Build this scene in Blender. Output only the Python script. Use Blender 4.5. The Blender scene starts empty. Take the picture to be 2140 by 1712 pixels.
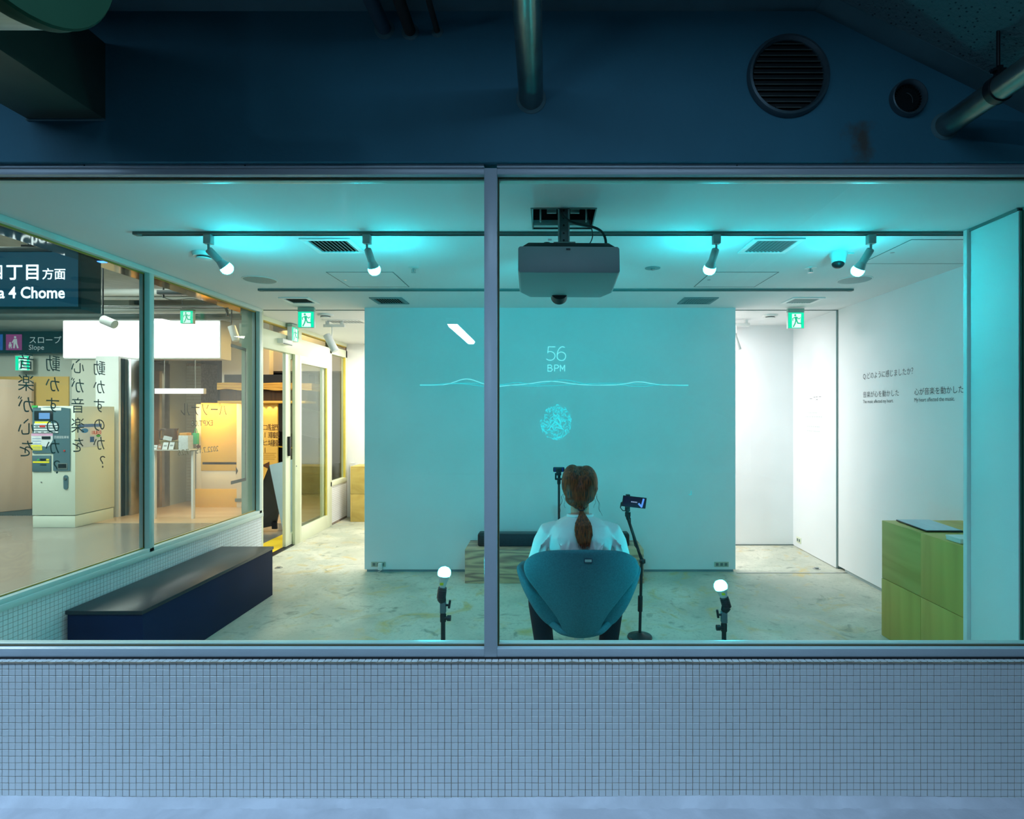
import bpy, bmesh, math, random
from mathutils import Vector, Matrix
random.seed(7)
PI = math.pi
sc = bpy.context.scene
C = sc.collection
# ---------------------------------------------------------------- camera
cam = bpy.data.cameras.new('camera')
camo = bpy.data.objects.new('camera', cam); C.objects.link(camo)
camo.location = (0, 0, 1.45); camo.rotation_euler = (PI/2, math.radians(0.0), 0)
cam.sensor_width = 36; cam.lens = 1150/2140*36
cam.shift_x = -73/2140; cam.shift_y = 6/2140
cam.clip_start = .02; cam.clip_end = 60
sc.camera = camo
# ---------------------------------------------------------------- exposure, world
sc.view_settings.view_transform = 'Standard'; sc.view_settings.look = 'None'
sc.view_settings.exposure = 0; sc.view_settings.gamma = 1; sc.view_settings.use_curve_mapping = False
sc.cycles.use_denoising = True
sc.cycles.max_bounces = 8; sc.cycles.diffuse_bounces = 4; sc.cycles.glossy_bounces = 4
sc.cycles.transparent_max_bounces = 16
sc.cycles.caustics_reflective = False; sc.cycles.caustics_refractive = False
sc.cycles.sample_clamp_indirect = 3
w = bpy.data.worlds.new('world'); sc.world = w; w.use_nodes = True
w.node_tree.nodes['Background'].inputs[0].default_value = (.25, .5, .8, 1)
w.node_tree.nodes['Background'].inputs[1].default_value = .02

def area(name, loc, rot, sx, sy, power, col, spread=PI):
    l = bpy.data.lights.new(name, 'AREA'); l.shape = 'RECTANGLE'; l.size = sx; l.size_y = sy
    l.energy = power; l.color = col; l.spread = spread
    o = bpy.data.objects.new(name, l); C.objects.link(o); o.location = loc; o.rotation_euler = rot
    return o
def spot(name, loc, target, power, col, angle, blend=.5, radius=.02):
    l = bpy.data.lights.new(name, 'SPOT'); l.energy = power; l.color = col
    l.spot_size = angle; l.spot_blend = blend; l.shadow_soft_size = radius
    o = bpy.data.objects.new(name, l); C.objects.link(o); o.location = loc
    o.rotation_euler = (Vector(target)-Vector(loc)).to_track_quat('-Z', 'Y').to_euler()
    return o
WHITE = (1, .95, .97); COOL = (.42, .70, 1); CYAN = (0.0, .83, 1); WARM = (1, .58, .16)
# ceiling lamps of the back corridor, behind the projection wall
area('corridor_lamp', (-.6, 5.55, 2.37), (0, 0, 0), 1.9, .3, 40, WHITE)
area('corridor_lamp', (1.25, 5.5, 2.37), (0, 0, 0), .9, .3, 40, WHITE)
area('corridor_lamp', (-1.95, 6.9, 2.37), (0, 0, 0), .8, .5, 42, (1, .97, .86))
# ceiling lamps of the public passage on the left
area('passage_lamp', (-4.6, 4.6, 3.1), (0, 0, 0), 1.0, 3.2, 62, (.9, 1, .93))
area('passage_lamp', (-7.0, 5.2, 3.1), (0, 0, 0), 1.2, 3, 200, (.9, 1, .93))
area('passage_lamp', (-3.9, 8.4, 2.75), (0, 0, 0), .6, 1.2, 22, WARM)
# fluorescent light of the lane falls on the tiles from overhead
area('lane_lamp', (.6, .82, 2.93), (0, 0, 0), 2.5, .12, 34, COOL, math.radians(116))
area('lane_lamp', (-2.75, .92, 2.93), (0, 0, 0), 1.6, .12, 29, COOL, math.radians(116))
area('lintel_fill', (.6, .80, 2.92), (0, 0, 0), 2.5, .1, 20, COOL)  # unseen fill added beside the lamp to brighten the lintel beam
area('lintel_fill', (-2.75, .92, 2.92), (0, 0, 0), 1.6, .1, 16, COOL)  # added fill for the left part of the lintel
# the projector's beam on the screen wall
spot('projector_beam', (.06, 2.74, 1.985), (.03, 5.0, 1.45), 32, CYAN, math.radians(100), .4)

# ---------------------------------------------------------------- helpers
def U(px, py, d): return Vector(((px-1143)*d/1150, d, 1.45-(py-862)*d/1150))
WL = {}
def wl(o): return WL[o.name] if o is not None else Vector((0, 0, 0))
def tag(o, label=None, cat=None, group=None, kind=None):
    if label: o['label'] = label
    if cat: o['category'] = cat
    if group: o['group'] = group
    if kind: o['kind'] = kind
    return o
def thing(name, loc, label=None, cat=None, group=None, kind=None):
    o = bpy.data.objects.new(name, None); C.objects.link(o)
    o.location = loc; o.empty_display_size = .1; WL[o.name] = Vector(loc)
    return tag(o, label, cat, group, kind)
class Fr:
    def __init__(s, o, right=(1, 0, 0), up=(0, 0, 1)):
        s.o = Vector(o); s.r = Vector(right).normalized(); s.u = Vector(up).normalized(); s.n = s.r.cross(s.u)
    def p(s, a, b, c=0): return s.o + s.r*a + s.u*b + s.n*c
class MB:
    def __init__(s): s.v = []; s.f = []
    def add(s, vs, fs):
        b = len(s.v); s.v += [Vector(v) for v in vs]; s.f += [tuple(i+b for i in f) for f in fs]; return s
    def hexa(s, P): return s.add(P, [(0, 3, 2, 1), (4, 5, 6, 7), (0, 1, 5, 4), (1, 2, 6, 5), (2, 3, 7, 6), (3, 0, 4, 7)])
    def box(s, x0, x1, y0, y1, z0, z1):
        return s.hexa([(x0, y0, z0), (x1, y0, z0), (x1, y1, z0), (x0, y1, z0), (x0, y0, z1), (x1, y0, z1), (x1, y1, z1), (x0, y1, z1)])
    def fbox(s, F, a0, a1, b0, b1, c0=0, c1=.002):
        return s.hexa([F.p(a0, b0, c0), F.p(a1, b0, c0), F.p(a1, b1, c0), F.p(a0, b1, c0), F.p(a0, b0, c1), F.p(a1, b0, c1), F.p(a1, b1, c1), F.p(a0, b1, c1)])
    def fpoly(s, F, pts, c0=0, c1=.002):
        n = len(pts)
        vs = [F.p(a, b, c0) for a, b in pts] + [F.p(a, b, c1) for a, b in pts]
        fs = [tuple(range(n-1, -1, -1)), tuple(range(n, 2*n))] + [(i, (i+1) % n, n+(i+1) % n, n+i) for i in range(n)]
        return s.add(vs, fs)
    def fstroke(s, F, pts, w, c0=0, c1=.002, closed=False):
        for i in range(len(pts)-(0 if closed else 1)):
            a = Vector(pts[i]); b = Vector(pts[(i+1) % len(pts)]); d = (b-a)
            if d.length < 1e-7: continue
            d.normalize(); q = Vector((-d.y, d.x))*w/2; e = d*w*.35
            s.fpoly(F, [tuple(a-e-q), tuple(b+e-q), tuple(b+e+q), tuple(a-e+q)], c0, c1)
        return s
    def fdisc(s, F, a, b, r, c0=0, c1=.002, n=20, ry=None):
        ry = ry or r
        return s.fpoly(F, [(a+r*math.cos(2*PI*i/n), b+ry*math.sin(2*PI*i/n)) for i in range(n)], c0, c1)
    def tube(s, pts, r, n=12, cap=True, closed=False):
        pts = [Vector(p) for p in pts]; m = len(pts)
        rs = r if isinstance(r, (list, tuple)) else [r]*m
        vs = []; up = None
        for i, p in enumerate(pts):
            a = pts[(i-1) % m] if (i > 0 or closed) else p
            b = pts[(i+1) % m] if (i < m-1 or closed) else p
            t = (b-a).normalized()
            if up is None:
                up = Vector((0, 0, 1)) if abs(t.z) < .9 else Vector((1, 0, 0))
            x = (up - t*up.dot(t))
            if x.length < 1e-5: x = t.orthogonal()
            x.normalize(); y = t.cross(x); up = x
            vs += [p + (x*math.cos(2*PI*k/n)+y*math.sin(2*PI*k/n))*rs[i] for k in range(n)]
        fs = []
        for i in range(m if closed else m-1):
            j = (i+1) % m
            fs += [(i*n+k, i*n+(k+1) % n, j*n+(k+1) % n, j*n+k) for k in range(n)]
        if cap and not closed: fs += [tuple(range(n-1, -1, -1)), tuple(range((m-1)*n, m*n))]
        return s.add(vs, fs)
    def cyl(s, a, b, r, r2=None, n=20): return s.tube([a, b], [r, r if r2 is None else r2], n)
    def lathe(s, prof, o, ax=(0, 0, 1), n=28):
        """prof: list of (radius, height along axis)"""
        ax = Vector(ax).normalized(); x = ax.orthogonal().normalized(); y = ax.cross(x); o = Vector(o)
        vs = []; m = len(prof)
        for r, h in prof:
            vs += [o+ax*h+(x*math.cos(2*PI*k/n)+y*math.sin(2*PI*k/n))*max(r, 1e-4) for k in range(n)]
        fs = [(i*n+k, i*n+(k+1) % n, (i+1)*n+(k+1) % n, (i+1)*n+k) for i in range(m-1) for k in range(n)]
        fs += [tuple(range(n-1, -1, -1)), tuple(range((m-1)*n, m*n))]
        return s.add(vs, fs)
    def ball(s, o, rx, ry=None, rz=None, n=20, m=12):
        ry = ry or rx; rz = rz or rx; o = Vector(o)
        vs = [o+Vector((0, 0, -rz))]
        for i in range(1, m):
            a = -PI/2+PI*i/m
            vs += [o+Vector((rx*math.cos(a)*math.cos(2*PI*k/n), ry*math.cos(a)*math.sin(2*PI*k/n), rz*math.sin(a))) for k in range(n)]
        vs.append(o+Vector((0, 0, rz))); t = len(vs)-1
        fs = [(0, 1+(k+1) % n, 1+k) for k in range(n)]
        fs += [(1+i*n+k, 1+i*n+(k+1) % n, 1+(i+1)*n+(k+1) % n, 1+(i+1)*n+k) for i in range(m-2) for k in range(n)]
        fs += [(1+(m-2)*n+k, 1+(m-2)*n+(k+1) % n, t) for k in range(n)]
        return s.add(vs, fs)
    def grid(s, rows):
        m = len(rows); n = len(rows[0]); vs = [p for r in rows for p in r]
        return s.add(vs, [(i*n+j, i*n+j+1, (i+1)*n+j+1, (i+1)*n+j) for i in range(m-1) for j in range(n-1)])
    def loft(s, rings, cap=True):
        m = len(rings); n = len(rings[0]); vs = [p for r in rings for p in r]
        fs = [(i*n+j, i*n+(j+1) % n, (i+1)*n+(j+1) % n, (i+1)*n+j) for i in range(m-1) for j in range(n)]
        if cap: fs += [tuple(range(n-1, -1, -1)), tuple(range((m-1)*n, m*n))]
        return s.add(vs, fs)
    def mesh(s, name, m, origin, bevel=0, smooth=False, seg=2):
        me = bpy.data.meshes.new(name)
        me.from_pydata([tuple(v-origin) for v in s.v], [], s.f)
        bm = bmesh.new(); bm.from_mesh(me)
        bmesh.ops.recalc_face_normals(bm, faces=bm.faces)
        if bevel:
            es = [e for e in bm.edges if len(e.link_faces) == 2 and e.calc_face_angle(0) > .5]
            bmesh.ops.bevel(bm, geom=es, offset=bevel, segments=seg, affect='EDGES', profile=.5)
        bm.to_mesh(me); bm.free()
        if smooth or bevel:
            me.polygons.foreach_set('use_smooth', [True]*len(me.polygons))
            me.set_sharp_from_angle(angle=.62)
        if m: me.materials.append(m)
        return me
    def build(s, name, m, parent=None, bevel=0, smooth=False, label=None, cat=None, group=None, kind=None, seg=2):
        if parent is not None: org = wl(parent)
        else:
            xs = [v.x for v in s.v]; ys = [v.y for v in s.v]; zs = [v.z for v in s.v]
            org = Vector(((min(xs)+max(xs))/2, (min(ys)+max(ys))/2, min(zs)))
        me = s.mesh(name, m, org, bevel, smooth, seg)
        o = bpy.data.objects.new(name, me); C.objects.link(o)
        if parent is not None: o.parent = parent
        else: o.location = org
        WL[o.name] = Vector(org)
        return tag(o, label, cat, group, kind)
def copy_tree(o, parent=None):
    c = o.copy(); C.objects.link(c)
    if parent is not None: c.parent = parent
    WL[c.name] = WL[o.name].copy()
    for ch in [x for x in bpy.data.objects if x.parent == o]: copy_tree(ch, c)
    return c
def arc(cx, cy, r, a0, a1, n=12, ry=None):
    ry = ry or r
    return [(cx+r*math.cos(math.radians(a0+(a1-a0)*i/n)), cy+ry*math.sin(math.radians(a0+(a1-a0)*i/n))) for i in range(n+1)]
def bez(p0, p1, p2, p3, n=12):
    p0, p1, p2, p3 = map(Vector, (p0, p1, p2, p3)); out = []
    for i in range(n+1):
        t = i/n; out.append(p0*(1-t)**3+p1*3*t*(1-t)**2+p2*3*t*t*(1-t)+p3*t**3)
    return out
_txt = {}
def text(s, F, size, m, name, parent=None, a=0, b=0, align='LEFT', depth=.0012, c=0, mb=None, sx=1, off=0):
    """flat lettering laid in frame F; returns the builder"""
    key = (s, align, off)
    if key not in _txt:
        cu = bpy.data.curves.new('t', 'FONT'); cu.body = s; cu.size = 1; cu.align_x = align; cu.offset = off
        cu.resolution_u = 3; cu.fill_mode = 'FRONT'
        to = bpy.data.objects.new('t', cu); me = bpy.data.meshes.new_from_object(to)
        _txt[key] = ([v.co.copy() for v in me.vertices], [tuple(p.vertices) for p in me.polygons])
        bpy.data.objects.remove(to); bpy.data.curves.remove(cu); bpy.data.meshes.remove(me)
    vs, fs = _txt[key]
    mb = mb or MB()
    mb.add([F.p(a+v.x*size*sx, b+v.y*size, c+depth) for v in vs], fs)
    if name: return mb.build(name, m, parent)
    return mb
# ---------------------------------------------------------------- materials
def mat(name, col, rough=.5, metal=0, noise=None, emit=None, es=1, bump=None, col2=None, spec=.5, coat=0, scale3=(1, 1, 1)):
    m = bpy.data.materials.new(name); m.use_nodes = True; nt = m.node_tree; b = nt.nodes['Principled BSDF']
    b.inputs['Base Color'].default_value = (*col, 1); b.inputs['Roughness'].default_value = rough
    b.inputs['Metallic'].default_value = metal; b.inputs['Specular IOR Level'].default_value = spec
    b.inputs['Coat Weight'].default_value = coat
    if emit: b.inputs['Emission Color'].default_value = (*emit, 1); b.inputs['Emission Strength'].default_value = es
    if noise or bump:
        tc = nt.nodes.new('ShaderNodeTexCoord'); mp = nt.nodes.new('ShaderNodeMapping'); mp.inputs['Scale'].default_value = scale3
        nt.links.new(tc.outputs['Object'], mp.inputs[0])
    if noise:
        n = nt.nodes.new('ShaderNodeTexNoise'); n.inputs['Scale'].default_value = noise[0]; n.inputs['Detail'].default_value = 6
        n.inputs['Distortion'].default_value = noise[2] if len(noise) > 2 else 0
        nt.links.new(mp.outputs[0], n.inputs['Vector'])
        r = nt.nodes.new('ShaderNodeValToRGB'); c2 = col2 or tuple(c*(1-noise[1]) for c in col)
        r.color_ramp.elements[0].position = .35; r.color_ramp.elements[1].position = .68
        r.color_ramp.elements[0].color = (*c2, 1); r.color_ramp.elements[1].color = (*col, 1)
        nt.links.new(n.outputs[0], r.inputs[0]); nt.links.new(r.outputs[0], b.inputs['Base Color'])
    if bump:
        n2 = nt.nodes.new('ShaderNodeTexNoise'); n2.inputs['Scale'].default_value = bump[0]; n2.inputs['Detail'].default_value = 4
        nt.links.new(mp.outputs[0], n2.inputs['Vector'])
        bu = nt.nodes.new('ShaderNodeBump'); bu.inputs['Strength'].default_value = bump[1]; bu.inputs['Distance'].default_value = .01
        nt.links.new(n2.outputs[0], bu.inputs['Height']); nt.links.new(bu.outputs[0], b.inputs['Normal'])
    return m
def glassmat(name, tint=(1, 1, 1), ior=1.45, rough=0):
    m = bpy.data.materials.new(name); m.use_nodes = True; nt = m.node_tree; nt.nodes.remove(nt.nodes['Principled BSDF'])
    out = nt.nodes['Material Output']; t = nt.nodes.new('ShaderNodeBsdfTransparent'); g = nt.nodes.new('ShaderNodeBsdfGlossy')
    f = nt.nodes.new('ShaderNodeLayerWeight'); f.inputs['Blend'].default_value = .5; mx = nt.nodes.new('ShaderNodeMixShader')
    pw_ = nt.nodes.new('ShaderNodeMath'); pw_.operation = 'POWER'; pw_.inputs[1].default_value = 5
    ma = nt.nodes.new('ShaderNodeMath'); ma.operation = 'MULTIPLY_ADD'; ma.inputs[1].default_value = .96; ma.inputs[2].default_value = .04
    t.inputs[0].default_value = (*tint, 1); g.inputs['Roughness'].default_value = rough
    nt.links.new(f.outputs['Facing'], pw_.inputs[0]); nt.links.new(pw_.outputs[0], ma.inputs[0]); nt.links.new(ma.outputs[0], mx.inputs[0])
    nt.links.new(t.outputs[0], mx.inputs[1]); nt.links.new(g.outputs[0], mx.inputs[2])
    nt.links.new(mx.outputs[0], out.inputs[0])
    return m
def lamp(name, col, es): return mat(name, (0, 0, 0), .5, emit=col, es=es)
M = {}
M['white'] = mat('white_wall_paint', (.86, .87, .87), .75, noise=(3, .04), bump=(160, .04))
M['ceil'] = mat('white_ceiling_paint', (.82, .83, .83), .8, noise=(2, .04))
M['whitep'] = mat('white_plastic', (.78, .79, .76), .4, noise=(8, .03))
M['cream'] = mat('cream_painted_metal', (.78, .81, .60), .4, noise=(5, .04))
M['frame'] = mat('pale_aluminium_frame', (.56, .62, .68), .3, noise=(4, .06), spec=.6)
M['framein'] = mat('pale_inner_frame', (.62, .72, .66), .4, noise=(4, .05))
M['gasket'] = mat('brown_gasket', (.09, .06, .01), .6, noise=(20, .2))
M['void'] = mat('painted_void_shade', (.002, .003, .003), 1, spec=0, noise=(9, .1))  # black without sheen paints in the shade of openings
M['black'] = mat('black_plastic', (.006, .007, .009), .45, noise=(20, .2))
M['blackm'] = mat('black_metal', (.008, .009, .012), .35, noise=(20, .2))
M['beam'] = mat('blue_grey_painted_concrete', (.05, .22, .31), .7, noise=(2.5, .16), bump=(60, .12))
M['mould'] = mat('smooth_ceiling_band', (.10, .22, .25), .75, noise=(6, .15), bump=(30, .1))
M['pipe'] = mat('galvanised_pipe', (.30, .36, .34), .3, .85, noise=(9, .3))
M['pipedark'] = mat('dark_wrapped_pipe', (.03, .025, .02), .6, noise=(14, .3))
M['pipeblue'] = mat('painted_pipe', (.045, .09, .125), .55, noise=(10, .2))
M['ductg'] = mat('green_grey_duct', (.055, .085, .065), .5, noise=(4, .25))
M['ducts'] = mat('galvanised_duct', (.35, .42, .38), .35, .7, noise=(5, .3), scale3=(1, 8, 8))
M['grout'] = mat('brown_grout', (.42, .33, .25), .9, noise=(30, .4), bump=(80, .3))
M['steel'] = mat('brushed_steel', (.5, .52, .52), .3, .9, noise=(10, .15))
M['glass'] = glassmat('window_glass', (.985, .995, .99))
M['glass2'] = glassmat('passage_glass', (.93, .975, .96))
M['ink'] = mat('black_lettering', (.012, .016, .014), .5, noise=(30, .1))
M['rail'] = mat('grey_track', (.16, .2, .19), .5, noise=(9, .1))
M['grille'] = mat('dark_grille', (.1, .14, .15), .6, noise=(9, .1))
M['lampwh'] = mat('white_lamp_metal', (.42, .46, .45), .4, noise=(9, .1))
# ceramic tile: pale glaze, every tile a touch different
def tile_mat():
    m = mat('pale_glazed_tile', (.6, .66, .74), .34, noise=(1.3, .12), spec=.5); nt = m.node_tree; b = nt.nodes['Principled BSDF']
    oi = nt.nodes.new('ShaderNodeObjectInfo'); geo = nt.nodes.new('ShaderNodeNewGeometry'); mx = nt.nodes.new('ShaderNodeMix'); mx.data_type = 'RGBA'
    ad = nt.nodes.new('ShaderNodeMath'); ad.operation = 'ADD'; fr = nt.nodes.new('ShaderNodeMath'); fr.operation = 'FRACT'
    nt.links.new(oi.outputs['Random'], ad.inputs[0]); nt.links.new(geo.outputs['Random Per Island'], ad.inputs[1]); nt.links.new(ad.outputs[0], fr.inputs[0])
    mx.inputs[6].default_value = (.825, .845, .85, 1); mx.inputs[7].default_value = (.85, .86, .865, 1)
    nt.links.new(fr.outputs[0], mx.inputs[0]); nt.links.new(mx.outputs[2], b.inputs['Base Color'])
    return m
M['tile'] = tile_mat()
def wood(name, c1, c2, scale=6, rough=.45, stretch=(1, 1, 8), dist=3):
    m = mat(name, c1, rough); nt = m.node_tree; b = nt.nodes['Principled BSDF']
    tc = nt.nodes.new('ShaderNodeTexCoord'); mp = nt.nodes.new('ShaderNodeMapping'); mp.inputs['Scale'].default_value = stretch
    n = nt.nodes.new('ShaderNodeTexNoise'); n.inputs['Scale'].default_value = scale; n.inputs['Detail'].default_value = 3; n.inputs['Distortion'].default_value = .4
    mm = nt.nodes.new('ShaderNodeMath'); mm.operation = 'MULTIPLY'; mm.inputs[1].default_value = dist
    fr = nt.nodes.new('ShaderNodeMath'); fr.operation = 'PINGPONG'; fr.inputs[1].default_value = .5
    r = nt.nodes.new('ShaderNodeValToRGB'); r.color_ramp.elements[0].color = (*c2, 1); r.color_ramp.elements[1].color = (*c1, 1)
    r.color_ramp.elements[0].position = 0; r.color_ramp.elements[1].position = .45
    for a, bb in ((tc.outputs['Object'], mp.inputs[0]), (mp.outputs[0], n.inputs['Vector']), (n.outputs[0], mm.inputs[0]), (mm.outputs[0], fr.inputs[0]), (fr.outputs[0], r.inputs[0]), (r.outputs[0], b.inputs['Base Color'])):
        nt.links.new(a, bb)
    return m
M['ply'] = wood('birch_plywood', (.62, .44, .10), (.52, .35, .07), 2.2, .5, (1, 1, .18), 5)
M['ply2'] = wood('birch_plywood_crossgrain', (.60, .44, .12), (.50, .35, .08), 2.2, .5, (1, .2, 1.6), 5)
M['pine'] = wood('pine_grain', (.80, .46, .27), (.36, .17, .13), 2.4, .5, (.35, 1, 2.6), 9)
# stained concrete floor
def floor_mat():
    m = mat('stained_concrete', (.6, .6, .5), .42); nt = m.node_tree; b = nt.nodes['Principled BSDF']; L = nt.links.new
    tc = nt.nodes.new('ShaderNodeTexCoord')
    def nz(scale, det, dist, lo, hi):
        n = nt.nodes.new('ShaderNodeTexNoise'); n.inputs['Scale'].default_value = scale; n.inputs['Detail'].default_value = det; n.inputs['Distortion'].default_value = dist
        L(tc.outputs['Object'], n.inputs['Vector']); r = nt.nodes.new('ShaderNodeMapRange'); r.inputs[1].default_value = lo; r.inputs[2].default_value = hi
        L(n.outputs[0], r.inputs[0]); return r.outputs[0]
    def mix(f, a, c):
        x = nt.nodes.new('ShaderNodeMix'); x.data_type = 'RGBA'; L(f, x.inputs[0])
        if isinstance(a, tuple): x.inputs[6].default_value = (*a, 1)
        else: L(a, x.inputs[6])
        x.inputs[7].default_value = (*c, 1); return x.outputs[2]
    c = mix(nz(1.6, 8, .8, .38, .66), (.64, .64, .52), (.42, .45, .36))
    c = mix(nz(2.7, 5, 2.2, .56, .74), c, (.56, .44, .17))
    c = mix(nz(6.5, 8, 1.5, .58, .76), c, (.22, .25, .19))
    c = mix(nz(38, 8, 1, .52, .8), c, (.34, .38, .30))
    L(c, b.inputs['Base Color'])
    r = nz(3, 4, 0, .3, .7); mr = nt.nodes.new('ShaderNodeMapRange'); mr.inputs[3].default_value = .35; mr.inputs[4].default_value = .6; L(r, mr.inputs[0]); L(mr.outputs[0], b.inputs['Roughness'])
    return m
M['floor'] = floor_mat()
M['asphalt'] = mat('dark_lane_floor', (.05, .055, .06), .7, noise=(12, .3), bump=(120, .3))
M['lane'] = mat('lane_concrete', (.80, .78, .84), .6, noise=(7, .2, .5), bump=(90, .15))
M['passfloor'] = mat('polished_passage_floor', (.27, .265, .24), .16, noise=(.8, .2), spec=.6)
def popcorn():
    m = mat('sprayed_ceiling', (.10, .19, .21), .9, bump=(70, .9)); nt = m.node_tree; b = nt.nodes['Principled BSDF']
    tc = nt.nodes.new('ShaderNodeTexCoord'); v = nt.nodes.new('ShaderNodeTexVoronoi'); v.inputs['Scale'].default_value = 55
    r = nt.nodes.new('ShaderNodeValToRGB'); r.color_ramp.elements[0].position = .12; r.color_ramp.elements[0].color = (.02, .04, .05, 1)
    r.color_ramp.elements[1].position = .24; r.color_ramp.elements[1].color = (.10, .19, .21, 1)
    nt.links.new(tc.outputs['Object'], v.inputs['Vector']); nt.links.new(v.outputs['Distance'], r.inputs[0]); nt.links.new(r.outputs[0], b.inputs['Base Color'])
    return m
M['popcorn'] = popcorn()
def beam_stain():
    # a patch of old glue residue, fixed to the wall at one place
    m = M['beam']; nt = m.node_tree; b = nt.nodes['Principled BSDF']
    src = b.inputs['Base Color'].links[0].from_socket
    geo = nt.nodes.new('ShaderNodeNewGeometry'); sub = nt.nodes.new('ShaderNodeVectorMath'); sub.operation = 'SUBTRACT'; sub.inputs[1].default_value = (1.165, 2.05, 2.47)
    mul = nt.nodes.new('ShaderNodeVectorMath'); mul.operation = 'MULTIPLY'; mul.inputs[1].default_value = (11, 0, 9)
    ln = nt.nodes.new('ShaderNodeVectorMath'); ln.operation = 'LENGTH'
    n = nt.nodes.new('ShaderNodeTexNoise'); n.inputs['Scale'].default_value = 14; n.inputs['Detail'].default_value = 6
    a = nt.nodes.new('ShaderNodeMath'); a.operation = 'MULTIPLY_ADD'; a.inputs[1].default_value = 2.2
    r = nt.nodes.new('ShaderNodeMapRange'); r.inputs[1].default_value = 1.9; r.inputs[2].default_value = 1.3
    mx = nt.nodes.new('ShaderNodeMix'); mx.data_type = 'RGBA'; mx.inputs[7].default_value = (.085, .085, .075, 1)
    L = nt.links.new
    L(geo.outputs['Position'], sub.inputs[0]); L(sub.outputs[0], mul.inputs[0]); L(mul.outputs[0], ln.inputs[0])
    L(geo.outputs['Position'], n.inputs['Vector']); L(n.outputs[0], a.inputs[0]); L(ln.outputs['Value'], a.inputs[2]); L(a.outputs[0], r.inputs[0])
    L(r.outputs[0], mx.inputs[0]); L(src, mx.inputs[6]); L(mx.outputs[2], b.inputs['Base Color'])
beam_stain()
# ================================================================ SETTING
def S(name, mb, m, bevel=0, smooth=False): return mb.build(name, m, None, bevel, smooth, kind='structure')
GY = 2.105                      # plane of the front panes
S('floor', MB().box(-2.76, 3.3, 2.14, 7.63, -.08, 0), M['floor'])
S('floor_lane', MB().box(-6, 5, -9, 1.62, -.1, -.06), M['asphalt'])
S('trim_17', MB().box(-6, 5, 1.62, 2.06, -.1, -.001), M['lane'], bevel=.006)

S('floor_passage', MB().box(-12, -2.765, 2.06, 13, -.1, -.002), M['passfloor'])
S('ceiling', MB().box(-2.62, -.07, 2.135, 5.10, 2.40, 2.5).box(.227, 3.3, 2.135, 5.10, 2.40, 2.5).box(-.07, .227, 2.135, 2.562, 2.40, 2.5).box(-.07, .227, 2.842, 5.10, 2.40, 2.5), M['ceil'])
S('ceiling_corridor', MB().box(-2.78, 3.3, 5.108, 7.7, 2.398, 2.5), M['ceil'])
# lintel beam over the front window
S('wall_front', MB().box(-2.93, 3.6, 2.05, 2.14, 2.384, 3.3), M['beam'])
S('ceiling_lane', MB().box(-6, .995, -9, 1.97, 2.947, 3.1), M['popcorn'])
S('trim_1', MB().box(-6, 1.0, 1.965, 2.052, 2.945, 3.05), M['mould'])
sl = .49
S('ceiling_slope', MB().hexa([(1, -9, 2.947), (4.6, -9, 2.947-3.6*sl), (4.6, 1.97, 2.947-3.6*sl), (1, 1.97, 2.947), (1, -9, 3.2), (4.6, -9, 3.2), (4.6, 1.97, 3.2), (1, 1.97, 3.2)]), M['popcorn'])
S('trim_2', MB().hexa([(1, 1.965, 2.944), (4.6, 1.965, 2.944-3.6*sl), (4.6, 2.052, 2.944-3.6*sl), (1, 2.052, 2.944), (1, 1.965, 3.2), (4.6, 1.965, 3.2), (4.6, 2.052, 3.2), (1, 2.052, 3.2)]), M['mould'])
S('wall_lane', MB().box(-6, 5, -9.1, -9, 0, 3), M['beam'])
S('wall_lane_side', MB().box(4.9, 5, -9, 2.06, 0, 3), M['beam'])
# ---- tiled dado under the front window: every tile its own piece
dado = S('wall_dado', MB().box(-2.78, 3.3, 2.0525, 2.135, 0, .518), M['grout'])
PT = .025
def tile_v(mb, F, a, b, w=.0229, h=.0229, t=.0022, ch=.0009):
    x0, x1, y0, y1 = a-w/2, a+w/2, b-h/2, b+h/2
    vs = [F.p(x0, y0, 0), F.p(x1, y0, 0), F.p(x1, y1, 0), F.p(x0, y1, 0), F.p(x0, y0, t-ch), F.p(x1, y0, t-ch), F.p(x1, y1, t-ch), F.p(x0, y1, t-ch),
          F.p(x0+ch, y0+ch, t), F.p(x1-ch, y0+ch, t), F.p(x1-ch, y1-ch, t), F.p(x0+ch, y1-ch, t)]
    mb.add(vs, [(8, 9, 10, 11)]+[(4+i, 4+(i+1) % 4, 8+(i+1) % 4, 8+i) for i in range(4)]+[(i, (i+1) % 4, 4+(i+1) % 4, 4+i) for i in range(4)])
FD = Fr((0, 2.0527, 0))
tmb = MB(); tile_v(tmb, Fr((0, 0, 0)), 0, 0)
tile_me = tmb.mesh('tile', M['tile'], Vector((0, 0, 0)))
rest = MB(); ntile = 0
ztop = .5175
for r in range(21):
    for c in range(-104, 130):
        x = c*PT+.006+(.0003*math.sin(c*.9)); z = ztop-PT/2-r*PT
        if -.30 < x < .33 and 3 <= r < 15 and ntile < 300:
            o = bpy.data.objects.new('tile', tile_me); C.objects.link(o); o.parent = dado
            o.location = Vector((x+random.uniform(-.0003, .0003), 2.0527, z+random.uniform(-.0003, .0003)))-wl(dado)
            o.rotation_euler = (random.uniform(-.012, .012), 0, random.uniform(-.012, .012)); ntile += 1
        else:
            F = Fr((x, 2.0527, z), (1, random.uniform(-.012, .012), random.uniform(-.01, .01)), (0, random.uniform(-.012, .012), 1))
            tile_v(rest, F, random.uniform(-.0003, .0003), random.uniform(-.0003, .0003))
FT = Fr((0, 2.0527, ztop+.001), (1, 0, 0), (0, 1, 0))
for c in range(-104, 130): tile_v(rest, FT, c*PT+.006, .0095, .0222, .0235, .003)
rest.build('tile', M['tile'], dado, kind='stuff')
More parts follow.
